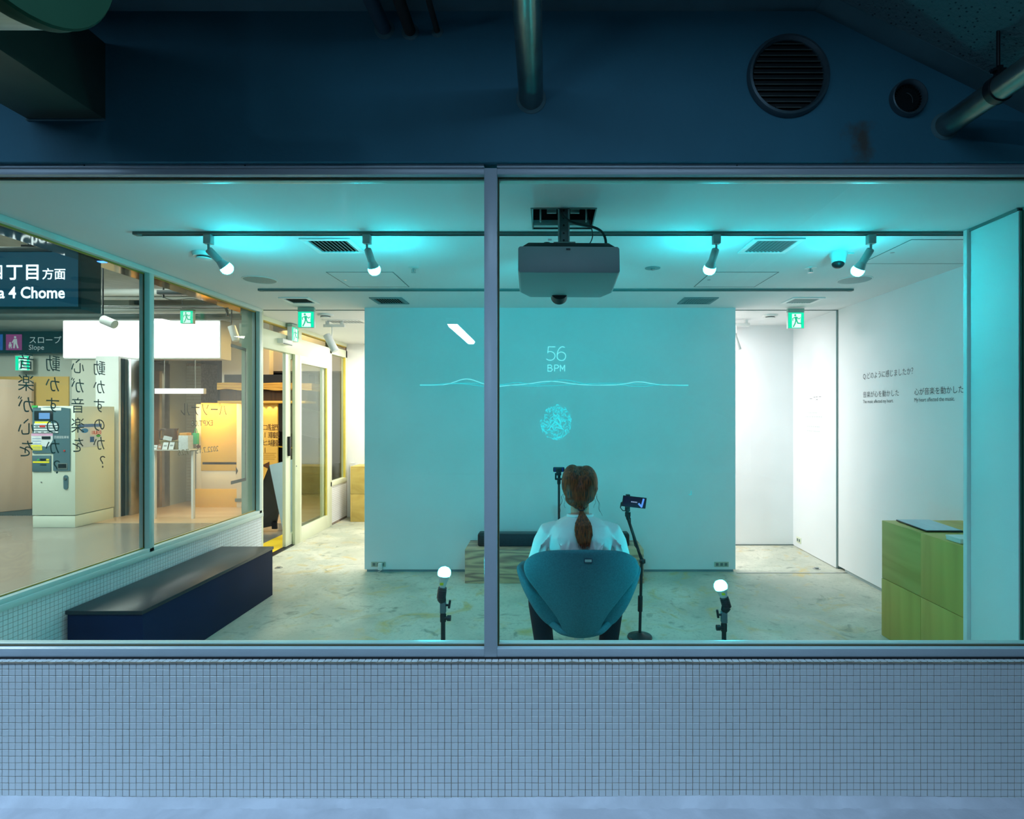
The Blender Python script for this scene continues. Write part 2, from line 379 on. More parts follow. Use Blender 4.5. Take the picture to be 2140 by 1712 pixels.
# crumbled mortar line on the ledge corner, and mortar cove on the ground
cr = MB(); n = 330; A = []; B = []; D = []
for i in range(n+1):
    x = -2.6+i*5.8/n; j = random.random()
    A.append((x, 2.0478-.0006*j, .5195+.0012*j)); B.append((x, 2.047, .5150+.001*j)); D.append((x, 2.054, .5212+.0008*random.random()))
cr.grid([B, A, D]); cr.build('mortar_line', M['grout'], dado)
cv = MB(); rows = [[], [], [], []]
for i in range(n+1):
    x = -2.6+i*5.8/n; h = .016+.006*math.sin(x*2.1)+.003*random.random(); w_ = .016+.008*random.random()
    rows[0].append((x, 2.055, h)); rows[1].append((x, 2.046, h*.8)); rows[2].append((x, 2.040-w_*.3, h*.3)); rows[3].append((x, 2.034-w_, -.001))
cv.grid(rows); S('trim_3', cv, M['lane'], smooth=True)
# ---- front window frames
def frontwin(name, x0, x1):
    wn = thing(name, (x0+(x1-x0)/2, 2.075, .52), kind='structure')
    mb = MB().box(x0, x1, 2.075, 2.131, .527, .558)
    mb.build('frame_rail', M['frame'], wn, bevel=.0015)
    MB().box(x0, x1, 2.075, 2.131, 2.347, 2.372).build('frame_rail', M['frame'], wn, bevel=.0015)
    MB().box(x0, x1, 2.068, 2.128, 2.371, 2.384).build('head_cap', M['frame'], wn, bevel=.001)
    MB().box(x0, x1, 2.108, 2.138, .556, .5655).box(x0, x1, 2.108, 2.138, 2.338, 2.349).build('inner_bead', M['framein'], wn, bevel=.001)
    MB().box(x0, x1, 2.1005, 2.1095, .558, .5615).box(x0, x1, 2.1005, 2.1095, 2.3435, 2.347).build('gasket', M['gasket'], wn)
    MB().box(x0, x1, GY-.003, GY+.003, .5585, 2.3465).build('pane', M['glass'], wn)
    MB().box(x0+.9, x0+.904, 2.067, 2.069, 2.376, 2.380).box(x1-.9, x1-.896, 2.067, 2.069, 2.376, 2.380).build('screw', M['black'], wn)
    return wn
frontwin('window_1', -2.64, -.2365)
frontwin('window_2', -.188, 3.25)
S('wall_front_inner', MB().box(-2.60, 3.25, 2.1355, 2.1385, 0, .515), M['white'])
S('trim_4', MB().box(-.2365, -.188, 2.073, 2.131, .527, 2.371), M['frame'], bevel=.002)
S('trim_5', MB().box(-.188, -.1835, 2.1, 2.131, .558, 2.347), M['gasket'])
S('trim_6', MB().box(-2.64, 3.3, 2.07, 2.135, .517, .5275), M['black'])
# ---- left side: dado, window to the passage
dl = S('wall_left', MB().box(-2.757, -2.6135, 2.14, 5.05, 0, .497), M['grout'])
FL = Fr((-2.6137, 0, 0), (0, 1, 0), (0, 0, 1)); lt = MB()
for r in range(20):
    for c in range(0, 116): tile_v(lt, FL, 2.155+c*PT, .4975-PT/2-r*PT, ch=.001)
lt.build('tile', M['tile'], dl, kind='stuff')
wl_ = thing('window_3', (-2.64, 3.6, .5), kind='structure')
MB().box(-2.76, -2.60, 2.14, 5.05, .497, .53).build('sill', M['framein'], wl_, bevel=.002)
MB().box(-2.68, -2.61, 2.14, 5.05, .53, .556).build('frame_rail', M['framein'], wl_, bevel=.002)
MB().box(-2.68, -2.61, 2.14, 5.05, 2.366, 2.399).build('frame_rail', M['framein'], wl_, bevel=.002)
MB().box(-2.655, -2.645, 2.14, 5.03, 2.357, 2.367).box(-2.655, -2.645, 2.14, 5.03, .556, .562).build('gasket', mat('ochre_gasket', (.42, .27, .03), .5, noise=(20, .2)), wl_)
for y0 in (3.615, 5.0): 
    mu = MB().box(-2.68, -2.61, y0, y0+.042, .53, 2.37).build('mullion', M['framein'], wl_, bevel=.002)
    MB().box(-2.652, -2.644, y0-.004, y0+.001, .556, 2.365).build('gasket', M['gasket'], mu)
MB().box(-2.668, -2.662, 2.14, 3.615, .556, 2.366).build('pane', M['glass2'], wl_)
MB().box(-2.668, -2.662, 3.657, 5.0, .556, 2.366).build('pane', M['glass2'], wl_)
S('trim_7', MB().box(-2.634, -2.6115, 5.035, 5.06, 0, 2.399), M['cream'], bevel=.002)
S('wall_left_return', MB().box(-2.80, -2.616, 5.045, 5.075, 0, 2.40), M['cream'])
bz = mat('bronze_mirror_soffit', (.55, .47, .38), .06, .9, noise=(3, .2))
S('trim_8', MB().box(-2.92, -2.68, 2.06, 5.4, 2.400, 2.412), bz)
S('beam_left', MB().box(-2.93, -2.615, 2.06, 5.4, 2.412, 3.2), mat('beige_beam', (.45, .42, .33), .6, noise=(3, .1)))
# ---- projection wall and the rooms behind it
sw = S('wall_screen', MB().box(-1.657, 1.713, 5.0, 5.10, .022, 2.40), M['white'])
S('baseboard_screen', MB().box(-1.640, 1.697, 5.012, 5.09, 0, .024), mat('recessed_plinth', (.25, .35, .4), .5, noise=(5, .1)))
S('wall_back_right', MB().box(.2, 2.8, 6.0, 6.1, 0, 2.4), M['white'])
S('wall_back_left', MB().box(-2.78, .2, 7.63, 7.7, 0, 2.4), M['white'])
S('wall_back_return', MB().box(.2, .28, 6.1, 7.7, 0, 2.4), M['white'])
wr = S('wall_right', MB().box(2.70, 2.8, 2.8, 5.10, .028, 2.4), M['white'])
S('wall_right_far', MB().box(2.685, 2.8, 5.112, 6.0, .005, 2.4), M['white'])
S('baseboard_right', MB().box(2.708, 2.8, 2.8, 5.0, 0, .03), mat('steel_plinth', (.35, .42, .42), .4, noise=(5, .1)))
S('trim_9', MB().box(2.696, 2.702, 5.100, 5.111, 0, 2.4), M['rail'])
S('trim_10', MB().box(1.72, 2.70, 5.098, 5.11, 2.394, 2.4), M['rail'])
S('trim_11', MB().box(1.713, 2.72, 4.955, 4.975, 0, .004), M['steel'])
S('trim_12', MB().box(-2.76, -1.66, 5.098, 5.11, 2.394, 2.4), M['rail'])
S('baseboard_back', MB().box(1.6, 2.69, 5.99, 6.0, 0, .012), M['rail'])
pl = S('wall_right_pillar', MB().box(2.19, 3.3, 2.555, 2.845, 0, 2.388), M['white'], bevel=.003)
S('trim_13', MB().box(2.172, 2.32, 2.846, 2.872, 0, 2.396), M['white'], bevel=.002)
S('trim_14', MB().box(2.197, 2.207, 2.547, 2.556, 0, 2.385), mat('green_gap_strip', (.02, .08, .05), .6, noise=(9, .2)))  # dark green strip stands in for the gap line beside the pillar
S('trim_15', MB().box(2.183, 2.192, 2.555, 2.845, 2.386, 2.4), M['rail'])
S('wall_right_front', MB().box(2.207, 3.3, 2.535, 2.553, 0, 2.4), mat('teal_grey_board', (.25, .5, .45), .7, noise=(12, .12)))
S('wall_right_end', MB().box(3.25, 3.3, 2.135, 2.6, 0, 2.4), M['white'])
# ---- left door wall on x=-2.77
dw = thing('door_1', (-2.77, 6.0, 0), kind='structure')
XD = -2.77
cr_ = M['cream']
MB().box(XD-.06, XD+.01, 5.06, 7.06, 2.085, 2.27).build('header', cr_, dw, bevel=.003)
MB().box(XD-.05, XD, 5.06, 7.63, 2.355, 2.40).build('head_rail', cr_, dw, bevel=.003)
MB().box(XD-.052, XD-.002, 5.06, 7.6, 2.345, 2.357).build('gasket', mat('yellow_seal', (.6, .42, .06), .5, noise=(9, .2)), dw)
for y0 in (6.14, 7.0): MB().box(XD-.05, XD+.004, y0, y0+.07, 2.27, 2.36).build('transom_post', cr_, dw, bevel=.002)
for a, b in ((5.06, 6.14), (6.21, 7.0), (7.07, 7.55)): MB().box(XD-.03, XD-.024, a, b, 2.27, 2.355).build('transom_pane', M['glass2'], dw)
lf = MB().box(XD-.055, XD-.02, 5.877, 5.99, 0.01, 2.085).box(XD-.055, XD-.02, 6.85, 6.93, 0.01, 2.085).box(XD-.055, XD-.02, 5.99, 6.85, .01, .13).box(XD-.055, XD-.02, 5.99, 6.85, 2.03, 2.085).build('sliding_leaf', cr_, dw, bevel=.002)
MB().box(XD-.04, XD-.035, 5.99, 6.85, .13, 2.03).build('pane', M['glass2'], lf)
MB().box(XD-.02, XD+.006, 5.91, 5.95, .98, 1.19).build('handle', M['blackm'], lf, bevel=.004)
MB().box(XD-.012, XD+.02, 6.01, 6.13, 0, 2.085).build('jamb', mat('sage_painted_post', (.62, .66, .45), .45, noise=(5, .05)), dw, bevel=.002)
MB().cyl((XD+.019, 6.04, .86), (XD+.023, 6.04, .86), .008).build('screw', M['grille'], dw)
f2 = MB().box(XD-.012, XD+.02, 6.13, 6.17, 0, 2.085).box(XD-.012, XD+.02, 6.9, 7.0, 0, 2.085).box(XD-.012, XD+.02, 6.17, 6.9, 0, .16).box(XD-.012, XD+.02, 6.17, 6.9, 2.0, 2.085).build('fixed_leaf', cr_, dw, bevel=.002)
MB().box(XD, XD+.006, 6.17, 6.9, .16, 2.0).build('pane', M['glass2'], f2)
MB().box(XD-.01, XD+.012, 6.88, 6.9, .16, 2.0).build('gasket', mat('yellow_seal', (.7, .55, .08), .5, noise=(9, .2)), f2)
MB().box(XD-.06, XD+.012, 5.06, 7.03, -.001, .006).build('threshold', M['blackm'], dw)
w4 = thing('window_4', (XD, 7.3, .5), kind='structure')
MB().box(XD-.05, XD+.012, 7.0, 7.06, .0, 2.36).box(XD-.05, XD+.012, 7.55, 7.6, .55, 2.3).box(XD-.05, XD+.012, 7.0, 7.6, .50, .56).box(XD-.05, XD+.012, 7.0, 7.6, 2.2, 2.3).build('frame', cr_, w4, bevel=.003)
MB().box(XD-.03, XD-.024, 7.06, 7.55, .56, 2.2).build('pane', M['glass2'], w4)
MB().box(XD-.02, XD+.008, 7.535, 7.551, .56, 2.2).build('gasket', mat('yellow_seal', (.7, .55, .08), .5, noise=(9, .2)), w4)
d2 = S('wall_left_far', MB().box(XD-.1, XD-.002, 7.03, 7.63, 0, .50), M['grout'])
l2 = MB(); F2 = Fr((XD-.002, 0, 0), (0, 1, 0), (0, 0, 1))
for r in range(19):
    for c in range(22): tile_v(l2, F2, 7.07+c*PT, .485-r*PT)
l2.build('tile', M['tile'], d2, kind='stuff')
S('baseboard_left_far', MB().box(-2.72, -2.66, 7.6, 7.628, 0, .75), M['whitep'])
# ================================================================ INTERIOR
# ---- plywood boxes, right (two by two) and far left
def plybox(x0, x1, y0, y1, z0, z1, m, label, group):
    t = thing('plywood_box', ((x0+x1)/2, (y0+y1)/2, z0), label, 'box', group)
    g = .0015; e = .012
    MB().box(x0, x0+e, y0+g, y1-g, z0+g, z1-g).build('side_panel', m, t, bevel=.0012)
    MB().box(x1-e, x1, y0+g, y1-g, z0+g, z1-g).build('side_panel', m, t, bevel=.0012)
    MB().box(x0+e, x1-e, y0+g, y1-g, z1-e, z1-g).build('top_panel', M['ply2'], t, bevel=.0012)
    for ya, yb in ((y0+g, y0+e), (y1-e, y1-g)): MB().box(x0+e, x1-e, ya, yb, z0+g, z1-e).build('end_panel', M['ply2'], t, bevel=.001)
    return t
gr = 'plywood boxes stacked by the right wall'
plybox(2.18, 2.70, 3.211, 3.586, .0, .374, M['ply'], 'plywood box with upright grain, lower box of the far column beside the right wall', gr)
plybox(2.18, 2.70, 2.85, 3.211, .0, .374, M['ply'], 'plywood box at the bottom of the near column, next to the cyan pillar', gr)
plybox(2.182, 2.70, 3.211, 3.586, .374, .748, M['ply2'], 'plywood box with sideways grain, topmost of the far column under the tablet', gr)
plybox(2.18, 2.70, 2.85, 3.211, .374, .748, M['ply'], 'plywood box topmost of the near column, partly behind the cyan pillar', gr)
gl = 'plywood boxes stacked in the left corridor'
plybox(-2.60, -2.1, 7.28, 7.62, 0, .37, M['ply'], 'plywood box standing on the floor of the bright left corridor, lower of two', gl)
plybox(-2.60, -2.1, 7.28, 7.62, .37, .735, M['ply'], 'plywood box stacked on another in the bright left corridor', gl)
# ---- tablet, cable and small box on the counter
t = thing('tablet_computer', (2.35, 3.40, .748), 'white-topped tablet computer with black edge lying on the plywood boxes', 'tablet')
F = Fr((2.222, 3.222, .7495), (1, 0, 0), (.10, 1, 0))
MB().fbox(F, 0, .215, 0, .335, 0, .008).build('body', M['black'], t, bevel=.002)
MB().fbox(F, .004, .211, .004, .331, .008, .0092).build('screen', mat('pale_screen', (.5, .62, .7), .25, noise=(3, .05)), t)
MB().tube(bez((2.36, 3.225, .752), (2.42, 3.19, .752), (2.5, 3.21, .752), (2.66, 3.19, .752)), .0025, 8).build('charging_cable', M['black'], None, smooth=True, label='thin black cable running from the tablet towards the wall', cat='cable')
b = thing('paper_box', (2.24, 2.97, .748), 'small pale box at the edge of the plywood counter beside the pillar', 'box')
MB().box(2.205, 2.30, 2.935, 3.04, .7485, .766).build('tray', M['whitep'], b, bevel=.001)
MB().box(2.203, 2.302, 2.933, 3.042, .766, .775).build('lid', M['whitep'], b, bevel=.0015)
# ---- long bench
t = thing('bench', (-2.39, 3.67, 0), 'long dark bench with navy side standing along the tiled left wall', 'bench')
nb = mat('navy_laminate', (.003, .016, .06), .6, noise=(4, .2), spec=.12); bt = mat('dark_slate_top', (.018, .026, .034), .3, noise=(5, .2), spec=.4)
MB().box(-2.585, -2.178, 2.965, 4.37, .0, .362).build('base', nb, t, bevel=.003)
MB().box(-2.59, -2.172, 2.955, 4.378, .362, .384).build('top', bt, t, bevel=.004)
# ---- timber plinth with sound bar
t = thing('wooden_plinth', (.06, 4.83, 0), 'low timber block with swirling grain against the screen wall under the sound bar', 'plinth')
MB().box(-.695, .065, 4.66, 4.995, 0, .29).build('block', M['pine'], t, bevel=.003)
MB().box(.067, .82, 4.66, 4.995, 0, .29).build('block', M['pine'], t, bevel=.003)
t = thing('sound_bar', (.06, 4.81, .29), 'long black sound bar lying on the low timber plinth', 'speaker')
MB().box(-.52, .64, 4.755, 4.87, .2915, .395).build('body', mat('dark_fabric_grille', (.008, .03, .045), .7, noise=(60, .3)), t, bevel=.01)
for s0, s1 in ((-.60, -.52), (.64, .715)):
    MB().box(s0, s1, 4.75, 4.875, .2905, .402).build('end_cap', M['black'], t, bevel=.018, seg=3)
MB().box(-.46, .58, 4.758, 4.86, .393, .400).build('top_strip', mat('grey_strip', (.03, .05, .06), .4, noise=(9, .2)), t, bevel=.002)
# ---- wall outlets and floor sockets
def outlet(x, label, w=.13, plug=False):
    t = thing('wall_outlet', (x, 4.995, .055), label, 'outlet')
    F = Fr((x, 5.0, .07))
    MB().fbox(F, -w/2, w/2, -.022, .022, 0, .006).build('plate', mat('outlet_plate', (.45, .5, .4), .4, noise=(9, .1)), t, bevel=.001)
    for k in (-.04, 0, .04): 
        if abs(k)+.02 < w/2: MB().fbox(F, k-.012, k+.012, -.013, .013, .006, .008).build('socket', M['rail'], t, bevel=.0008)
    return t
outlet(-1.53, 'double wall outlet at the lower left of the screen wall')
outlet(1.585, 'flat wall outlet at the lower right of the screen wall')
t = thing('power_adapter', (-1.51, 4.985, .05), 'white power adapter plugged into the left wall outlet', 'adapter')
MB().fbox(Fr((-1.508, 4.992, .07)), -.018, .018, -.045, .015, 0, .03).build('housing', M['whitep'], t, bevel=.003)
MB().tube(bez((-1.495, 4.97, .06), (-1.48, 4.96, .05), (-1.49, 4.97, .02), (-1.53, 4.975, .006)), .003, 8).build('cord', M['whitep'], t, smooth=True)
for x, y, lb in ((-2.50, 5.13, 'small metal floor socket near the glass door'), (2.50, 5.10, 'small metal floor socket near the right corridor')):
    t = thing('floor_socket', (x, y, 0), lb, 'outlet')
    MB().lathe([(.034, 0), (.034, .003), (.025, .004), (.001, .004)], (x, y, 0), n=20).build('plate', M['steel'], t, smooth=True)
    MB().box(x-.016, x+.016, y-.010, y+.010, .004, .014).build('lid', M['steel'], t, bevel=.002)
t = thing('wall_outlet', (2.684, 5.86, .07), 'small wall outlet low in the right corridor', 'outlet')
F = Fr((2.685, 5.86, .09), (0, -1, 0), (0, 0, 1))
MB().fbox(F, -.05, .05, -.03, .03, 0, .006).build('plate', M['cream'], t, bevel=.001)
for k in (-.022, .022): MB().fbox(F, k-.012, k+.012, -.014, .014, .006, .009).build('socket', M['rail'], t)
# ---- track rails on the ceiling
def rail(y, x0, x1, label):
    t = thing('light_track', ((x0+x1)/2, y, 2.385), label, 'track', 'ceiling light tracks')
    MB().box(x0, x1, y-.017, y-.011, 2.386, 2.402).box(x0, x1, y+.011, y+.017, 2.386, 2.402).build('flange', M['rail'], t)
    MB().box(x0, x1, y-.011, y+.011, 2.394, 2.402).build('channel', M['grille'], t)
    for e in (x0, x1-.03): MB().box(e, e+.03, y-.018, y+.018, 2.384, 2.402).build('end_cap', M['rail'], t, bevel=.001)
rail(2.905, -2.176, 2.30, 'front ceiling light track carrying the four cyan spotlights')
rail(4.24, -2.22, 2.356, 'rear ceiling light track without lamps')
# ---- track spotlights with cyan bulbs
bulbm = lamp('cyan_bulb', (.012, .83, 1.0), 245)
def bulb(parent, o, ax, top=True):
    """o: cap start, ax: unit axis to the glowing end"""
    ax = Vector(ax).normalized()
    MB().lathe([(.015, 0), (.016, .012), (.021, .03), (.0275, .052), (.030, .060)], o, ax, 24).build('bulb_base', mat('bulb_base', (.62, .66, .64), .45, noise=(9, .05)) if 'bb' not in M else M['bb'], parent, smooth=True)
    MB().lathe([(.030, .060), (.0325, .068), (.0325, .078), (.029, .089), (.021, .098), (.010, .1025), (.001, .104)], o, ax, 24).build('bulb_globe', bulbm, parent, smooth=True)
M['bb'] = mat('bulb_base', (.62, .66, .64), .45, noise=(9, .05))
gsp = 'track spotlights on the front ceiling rail'
for cx, bx, by, lb in ((436, 476, 563, 'white track spotlight with cyan bulb, furthest left on the front rail'), (767, 783, 566, 'white track spotlight with cyan bulb beside the left square ceiling vent'),
                       (1497, 1482, 565, 'white track spotlight with cyan bulb between projector and right ceiling vent'), (1820, 1791, 568, 'white track spotlight with cyan bulb beside the dome camera')):
    X = (cx-1143)*2.905/1150
    t = thing('track_spotlight', (X, 2.905, 2.385), lb, 'spotlight', gsp)
    MB().box(X-.020, X+.020, 2.887, 2.923, 2.338, 2.386).build('track_adapter', M['lampwh'], t, bevel=.003)
    MB().cyl((X, 2.905, 2.338), (X, 2.905, 2.296), .006).build('stem', M['lampwh'], t, smooth=True)
    P0 = Vector((X+.006*(1 if bx > cx else -1), 2.905, 2.303)); P1 = U(bx, by, 2.97)
    ax = (P1-P0).normalized(); L = (P1-P0).length
    MB().lathe([(.014, -.012), (.0185, -.008), (.0195, .0), (.0195, .062), (.017, .066)], P0, ax, 24).build('lamp_socket', M['lampwh'], t, smooth=True)
    bulb(t, P1-ax*.080, ax)
# ---- ceiling vents
def vent(x0, x1, y0, y1, label, m, group):
    z = 2.40; e = .030
    t = thing('ceiling_vent', ((x0+x1)/2, (y0+y1)/2, z), label, 'vent', group)
    fr = MB()
    for a, b, c, d in ((x0, x1, y0, y0+e), (x0, x1, y1-e, y1), (x0, x0+e, y0+e, y1-e), (x1-e, x1, y0+e, y1-e)): fr.box(a, b, c, d, z-.008, z+.001)
    fr.build('frame', m, t, bevel=.0015)
    MB().box(x0+e, x1-e, y0+e, y1-e, z-.0012, z+.001).build('opening_shade_sheet', M['void'], t)  # flat black sheet painted as the shaded duct
    n = 10; w = (x1-x0-2*e)/n; proto = None
    for k in range(n):
        xa = x0+e+w*(k+.5)
        sx = -1 if (x0+x1) < 0 else 1
        if proto is None:
            proto = MB().hexa([(xa-w*.28, y0+e, z-.002), (xa-w*.28+.002, y0+e, z-.002), (xa-w*.28+.002, y1-e, z-.002), (xa-w*.28, y1-e, z-.002), (xa+w*.22, y0+e, z-.007), (xa+w*.22+.002, y0+e, z-.007), (xa+w*.22+.002, y1-e, z-.007), (xa+w*.22, y1-e, z-.007)]).build('slat', M['grille2'], t)
        else:
            o = proto.copy(); C.objects.link(o); o.parent = t; o.location = (w*k, 0, 0)
M['grille2'] = mat('vent_slats', (.16, .26, .27), .5, noise=(9, .1))
g = 'square ceiling vents'
vw = mat('white_vent_frame', (.93, .94, .93), .5, noise=(5, .04))
vent(-1.352, -1.072, 2.995, 3.27, 'square white-framed ceiling vent left of the projector, nearest the glass', vw, g)
vent(1.13, 1.41, 2.995, 3.27, 'square white-framed ceiling vent right of the projector, nearest the glass', vw, g)
vent(-1.47, -1.20, 4.54, 4.80, 'square ceiling vent just above the left edge of the screen wall', M['grille2'], g)
vent(1.135, 1.42, 4.54, 4.80, 'square ceiling vent just above the right edge of the screen wall', M['grille2'], g)
vent(-2.22, -1.97, 4.54, 4.78, 'square ceiling vent in front of the left exit sign', vw, g)
vent(2.03, 2.30, 4.54, 4.78, 'square ceiling vent in front of the right exit sign', vw, g)
vent(-2.30, -1.90, 5.62, 5.85, 'white ceiling vent in the bright left corridor', vw, g)
# ---- hatches, speakers, detectors
def hatch(x0, x1, y0, y1, label, skew=0):
    t = thing('ceiling_hatch', ((x0+x1)/2, (y0+y1)/2, 2.4), label, 'hatch', 'flush ceiling hatches')
    e = .004; z0, z1 = 2.3975, 2.401
    fr = MB()
    for a, b, c, d in ((x0, x1, y0, y0+e), (x0, x1, y1-e, y1), (x0, x0+e, y0, y1), (x1-e, x1, y0, y1)): fr.box(a, b, c, d, z0, z1)
    fr.build('edge_trim', M['rail'], t)
    MB().box(x0+.006, x1-.006, y0+.006, y1-.006, 2.3985, 2.401).build('panel', M['ceil'], t)
    MB().lathe([(.012, 0), (.012, .002), (.004, .003), (.001, .003)], (x0+.05, (y0+y1)/2, 2.399), (0, 0, -1), 16).build('latch', M['steel'], t, smooth=True)
hatch(-1.495, -1.04, 3.72, 4.16, 'flush square ceiling hatch behind the second spotlight from the left')
hatch(1.11, 1.57, 3.72, 4.16, 'flush square ceiling hatch behind the third spotlight from the left')
hatch(2.0, 2.66, 3.02, 3.51, 'flush ceiling hatch in the right corner beside the dome camera')
spk = mat('speaker_grille', (.30, .45, .45), .5, noise=(200, .35))
for px, lb in ((543, 'round flush ceiling speaker on the left side'), (1786, 'round flush ceiling speaker below the rightmost spotlight')):
    X = (px-1143)*3.94/1150
    t = thing('ceiling_speaker', (X, 3.94, 2.4), lb, 'speaker', 'round ceiling speakers')
    MB().lathe([(.117, -.001), (.117, .003), (.110, .005), (.108, .003)], (X, 3.94, 2.4), (0, 0, -1), 40).build('rim', M['whitep'], t, smooth=True)
    MB().lathe([(.108, 0), (.108, .0035), (.06, .006), (.001, .007)], (X, 3.94, 2.4), (0, 0, -1), 40).build('grille', spk, t, smooth=True)
P = U(1364, 560.5, 3.62)
t = thing('recessed_sensor', (P.x, 3.62, 2.4), 'round recessed ceiling sensor right of the projector', 'sensor')
MB().lathe([(.05, -.001), (.05, .003), (.043, .005), (.001, .005)], (P.x, 3.62, 2.4), (0, 0, -1), 30).build('ring', spk, t, smooth=True)
MB().lathe([(.014, .004), (.014, .012), (.008, .016), (.001, .017)], (P.x, 3.62, 2.4), (0, 0, -1), 16).build('lens', M['steel'], t, smooth=True)
for px, d, lb in ((1694, 3.62, 'small sprinkler head on the ceiling left of the dome camera'), (864, 3.62, 'small sprinkler head on the ceiling left of the mullion')):
    X = (px-1143)*d/1150
    t = thing('sprinkler_head', (X, d, 2.4), lb, 'sprinkler', 'ceiling sprinkler heads')
    MB().lathe([(.036, -.001), (.036, .002), (.02, .004), (.001, .004)], (X, d, 2.4), (0, 0, -1), 24).build('escutcheon', M['whitep'], t, smooth=True)
    MB().cyl((X, d, 2.396), (X, d, 2.375), .006, n=12).tube([(X-.012, d, 2.39), (X-.012, d, 2.372), (X+.012, d, 2.372), (X+.012, d, 2.39)], .002, 8).build('nozzle', M['steel'], t, smooth=True)
    MB().lathe([(.016, 0), (.016, .002)], (X, d, 2.371), (0, 0, -1), 16).build('deflector', M['steel'], t, smooth=True)
# dome camera
P = U(1752, 530, 3.28)
t = thing('dome_camera', (P.x, 3.28, 2.4), 'white dome camera with black lens band on the ceiling beside the rightmost spotlight', 'camera')
MB().lathe([(.05, -.001), (.05, .012), (.043, .03), (.040, .055), (.036, .066)], (P.x, 3.28, 2.4), (0, 0, -1), 32).build('housing', M['whitep'], t, smooth=True)
MB().ball((P.x-.004, 3.275, 2.336), .035, .035, .030).build('dome', M['black'], t, smooth=True)
MB().box(P.x+.045, P.x+.09, 3.27, 3.29, 2.392, 2.401).build('bracket', M['whitep'], t, bevel=.002)
# smoke detectors
def detector(P, label, r=.05):
    t = thing('smoke_detector', (P.x, P.y, 2.4), label, 'detector', 'ceiling smoke detectors')
    MB().lathe([(r, -.001), (r, .008), (r*.93, .02), (r*.9, .022)], (P.x, P.y, 2.4), (0, 0, -1), 28).build('base', M['whitep'], t, smooth=True)
    MB().lathe([(r*.6, .022), (r*.6, .03), (r*.62, .03)], (P.x, P.y, 2.4), (0, 0, -1), 28).build('sensor_slots', M['black'], t, smooth=True)
    MB().lathe([(r*.68, .030), (r*.66, .036), (r*.3, .041), (.001, .042)], (P.x, P.y, 2.4), (0, 0, -1), 28).build('cap', M['whitep'], t, smooth=True)
detector(Vector((-2.045, 3.28, 2.4)), 'white smoke detector behind the leftmost spotlight', .062)
detector(Vector((-2.14, 5.32, 2.4)), 'white smoke detector in the left corridor beside the exit sign', .075)
detector(Vector((2.17, 5.35, 2.4)), 'white smoke detector in the right corridor beside the exit sign', .07)
# corridor spots on short tracks
def corrspot(x, y, tx, label, length):
    t = thing('corridor_spotlight', (x, y, 2.4), label, 'spotlight', 'white spotlights in the back corridor')
    s = 1 if tx > 0 else -1
    MB().box(x-length/2, x+length/2, y-.02, y+.02, 2.33, 2.36).box(x-length/2+.02, x-length/2+.05, y-.015, y+.015, 2.36, 2.4).box(x+length/2-.05, x+length/2-.02, y-.015, y+.015, 2.36, 2.4).build('driver_box', M['whitep'], t, bevel=.003)
    MB().box(x-s*.02-.004, x-s*.02+.004, y-.02, y-.012, 2.19, 2.335).build('arm', M['whitep'], t, bevel=.001)
    a = Vector((x-s*.07, y-.03, 2.25)); b = a+Vector((tx, 0, -.17))
    MB().cyl(a, b, .038, n=28).build('barrel', M['whitep'], t, smooth=True, bevel=.003)
    MB().cyl(a-(b-a).normalized()*.002, a, .030, n=24).build('end_cap', M['steel'], t)
corrspot(-2.20, 5.7, .09, 'white cylindrical spotlight on a driver box in the left corridor', .22)
corrspot(1.95, 5.62, .06, 'white cylindrical spotlight beside the right corridor wall edge', .24)
# ---- exit signs
green = lamp('green_sign_face', (0.0, .78, .42), 1.25); signwhite = lamp('white_sign_face', (.72, 1, .88), 1.3); mang = lamp('green_sign_figure', (.02, .62, .34), 1.0)
def exit_sign(F, w, label, hang=.035, thick=.03, grp='green running-figure exit signs'):
    """F at top centre of the housing, facing out along F.n"""
    t = thing('exit_sign', F.p(0, -w-hang, -thick/2), label, 'sign', grp)
    MB().fbox(F, -w*.5, w*.5, -hang, 0, -thick, .004).build('canopy', mat('sign_canopy', (.35, .5, .42), .5, noise=(9, .1)) if 'sc' not in M else M['sc'], t, bevel=.001)
    MB().fbox(F, -w/2, w/2, -hang-w, -hang, -thick, 0).build('housing', M['whitep'], t, bevel=.002)
    G = Fr(F.p(0, -hang-w/2, 0), F.r, F.u)
    h = w/2
    MB().fbox(G, -h*.95, h*.95, -h*.95, h*.95, 0, .0015).build('face', green, t)
    MB().fpoly(G, [(-h*.5, -h*.9), (h*.62, -h*.9), (h*.55, -h*.1), (h*.62, h*.8), (-h*.5, h*.8)], .0015, .0025).build('doorway', signwhite, t)
    f = MB().fdisc(G, -h*.12, h*.62, h*.13, .0025, .0035, 14)
    f.fpoly(G, [(-.22*h, .42*h), (.12*h, .46*h), (.14*h, -.06*h), (-.12*h, -.02*h)], .0025, .0035)
    f.fstroke(G, [(.08*h, .36*h), (.34*h, .16*h), (.5*h, .30*h)], .1*h, .0025, .0035)
    f.fstroke(G, [(-.16*h, .36*h), (-.42*h, .22*h), (-.40*h, -.02*h)], .1*h, .0025, .0035)
    f.fstroke(G, [(.06*h, -.04*h), (.20*h, -.36*h), (.62*h, -.40*h)], .15*h, .0025, .0035)
    f.fstroke(G, [(-.04*h, -.04*h), (-.14*h, -.40*h), (-.34*h, -.78*h)], .15*h, .0025, .0035)
    f.build('running_figure', mang, t)
    return t
M['sc'] = mat('sign_canopy', (.35, .5, .42), .5, noise=(9, .1))
exit_sign(Fr((-2.17, 4.955, 2.395)), .147, 'green exit sign hanging from the ceiling left of the screen wall')
exit_sign(Fr((2.25, 4.97, 2.39)), .147, 'green exit sign hanging from the ceiling right of the screen wall')
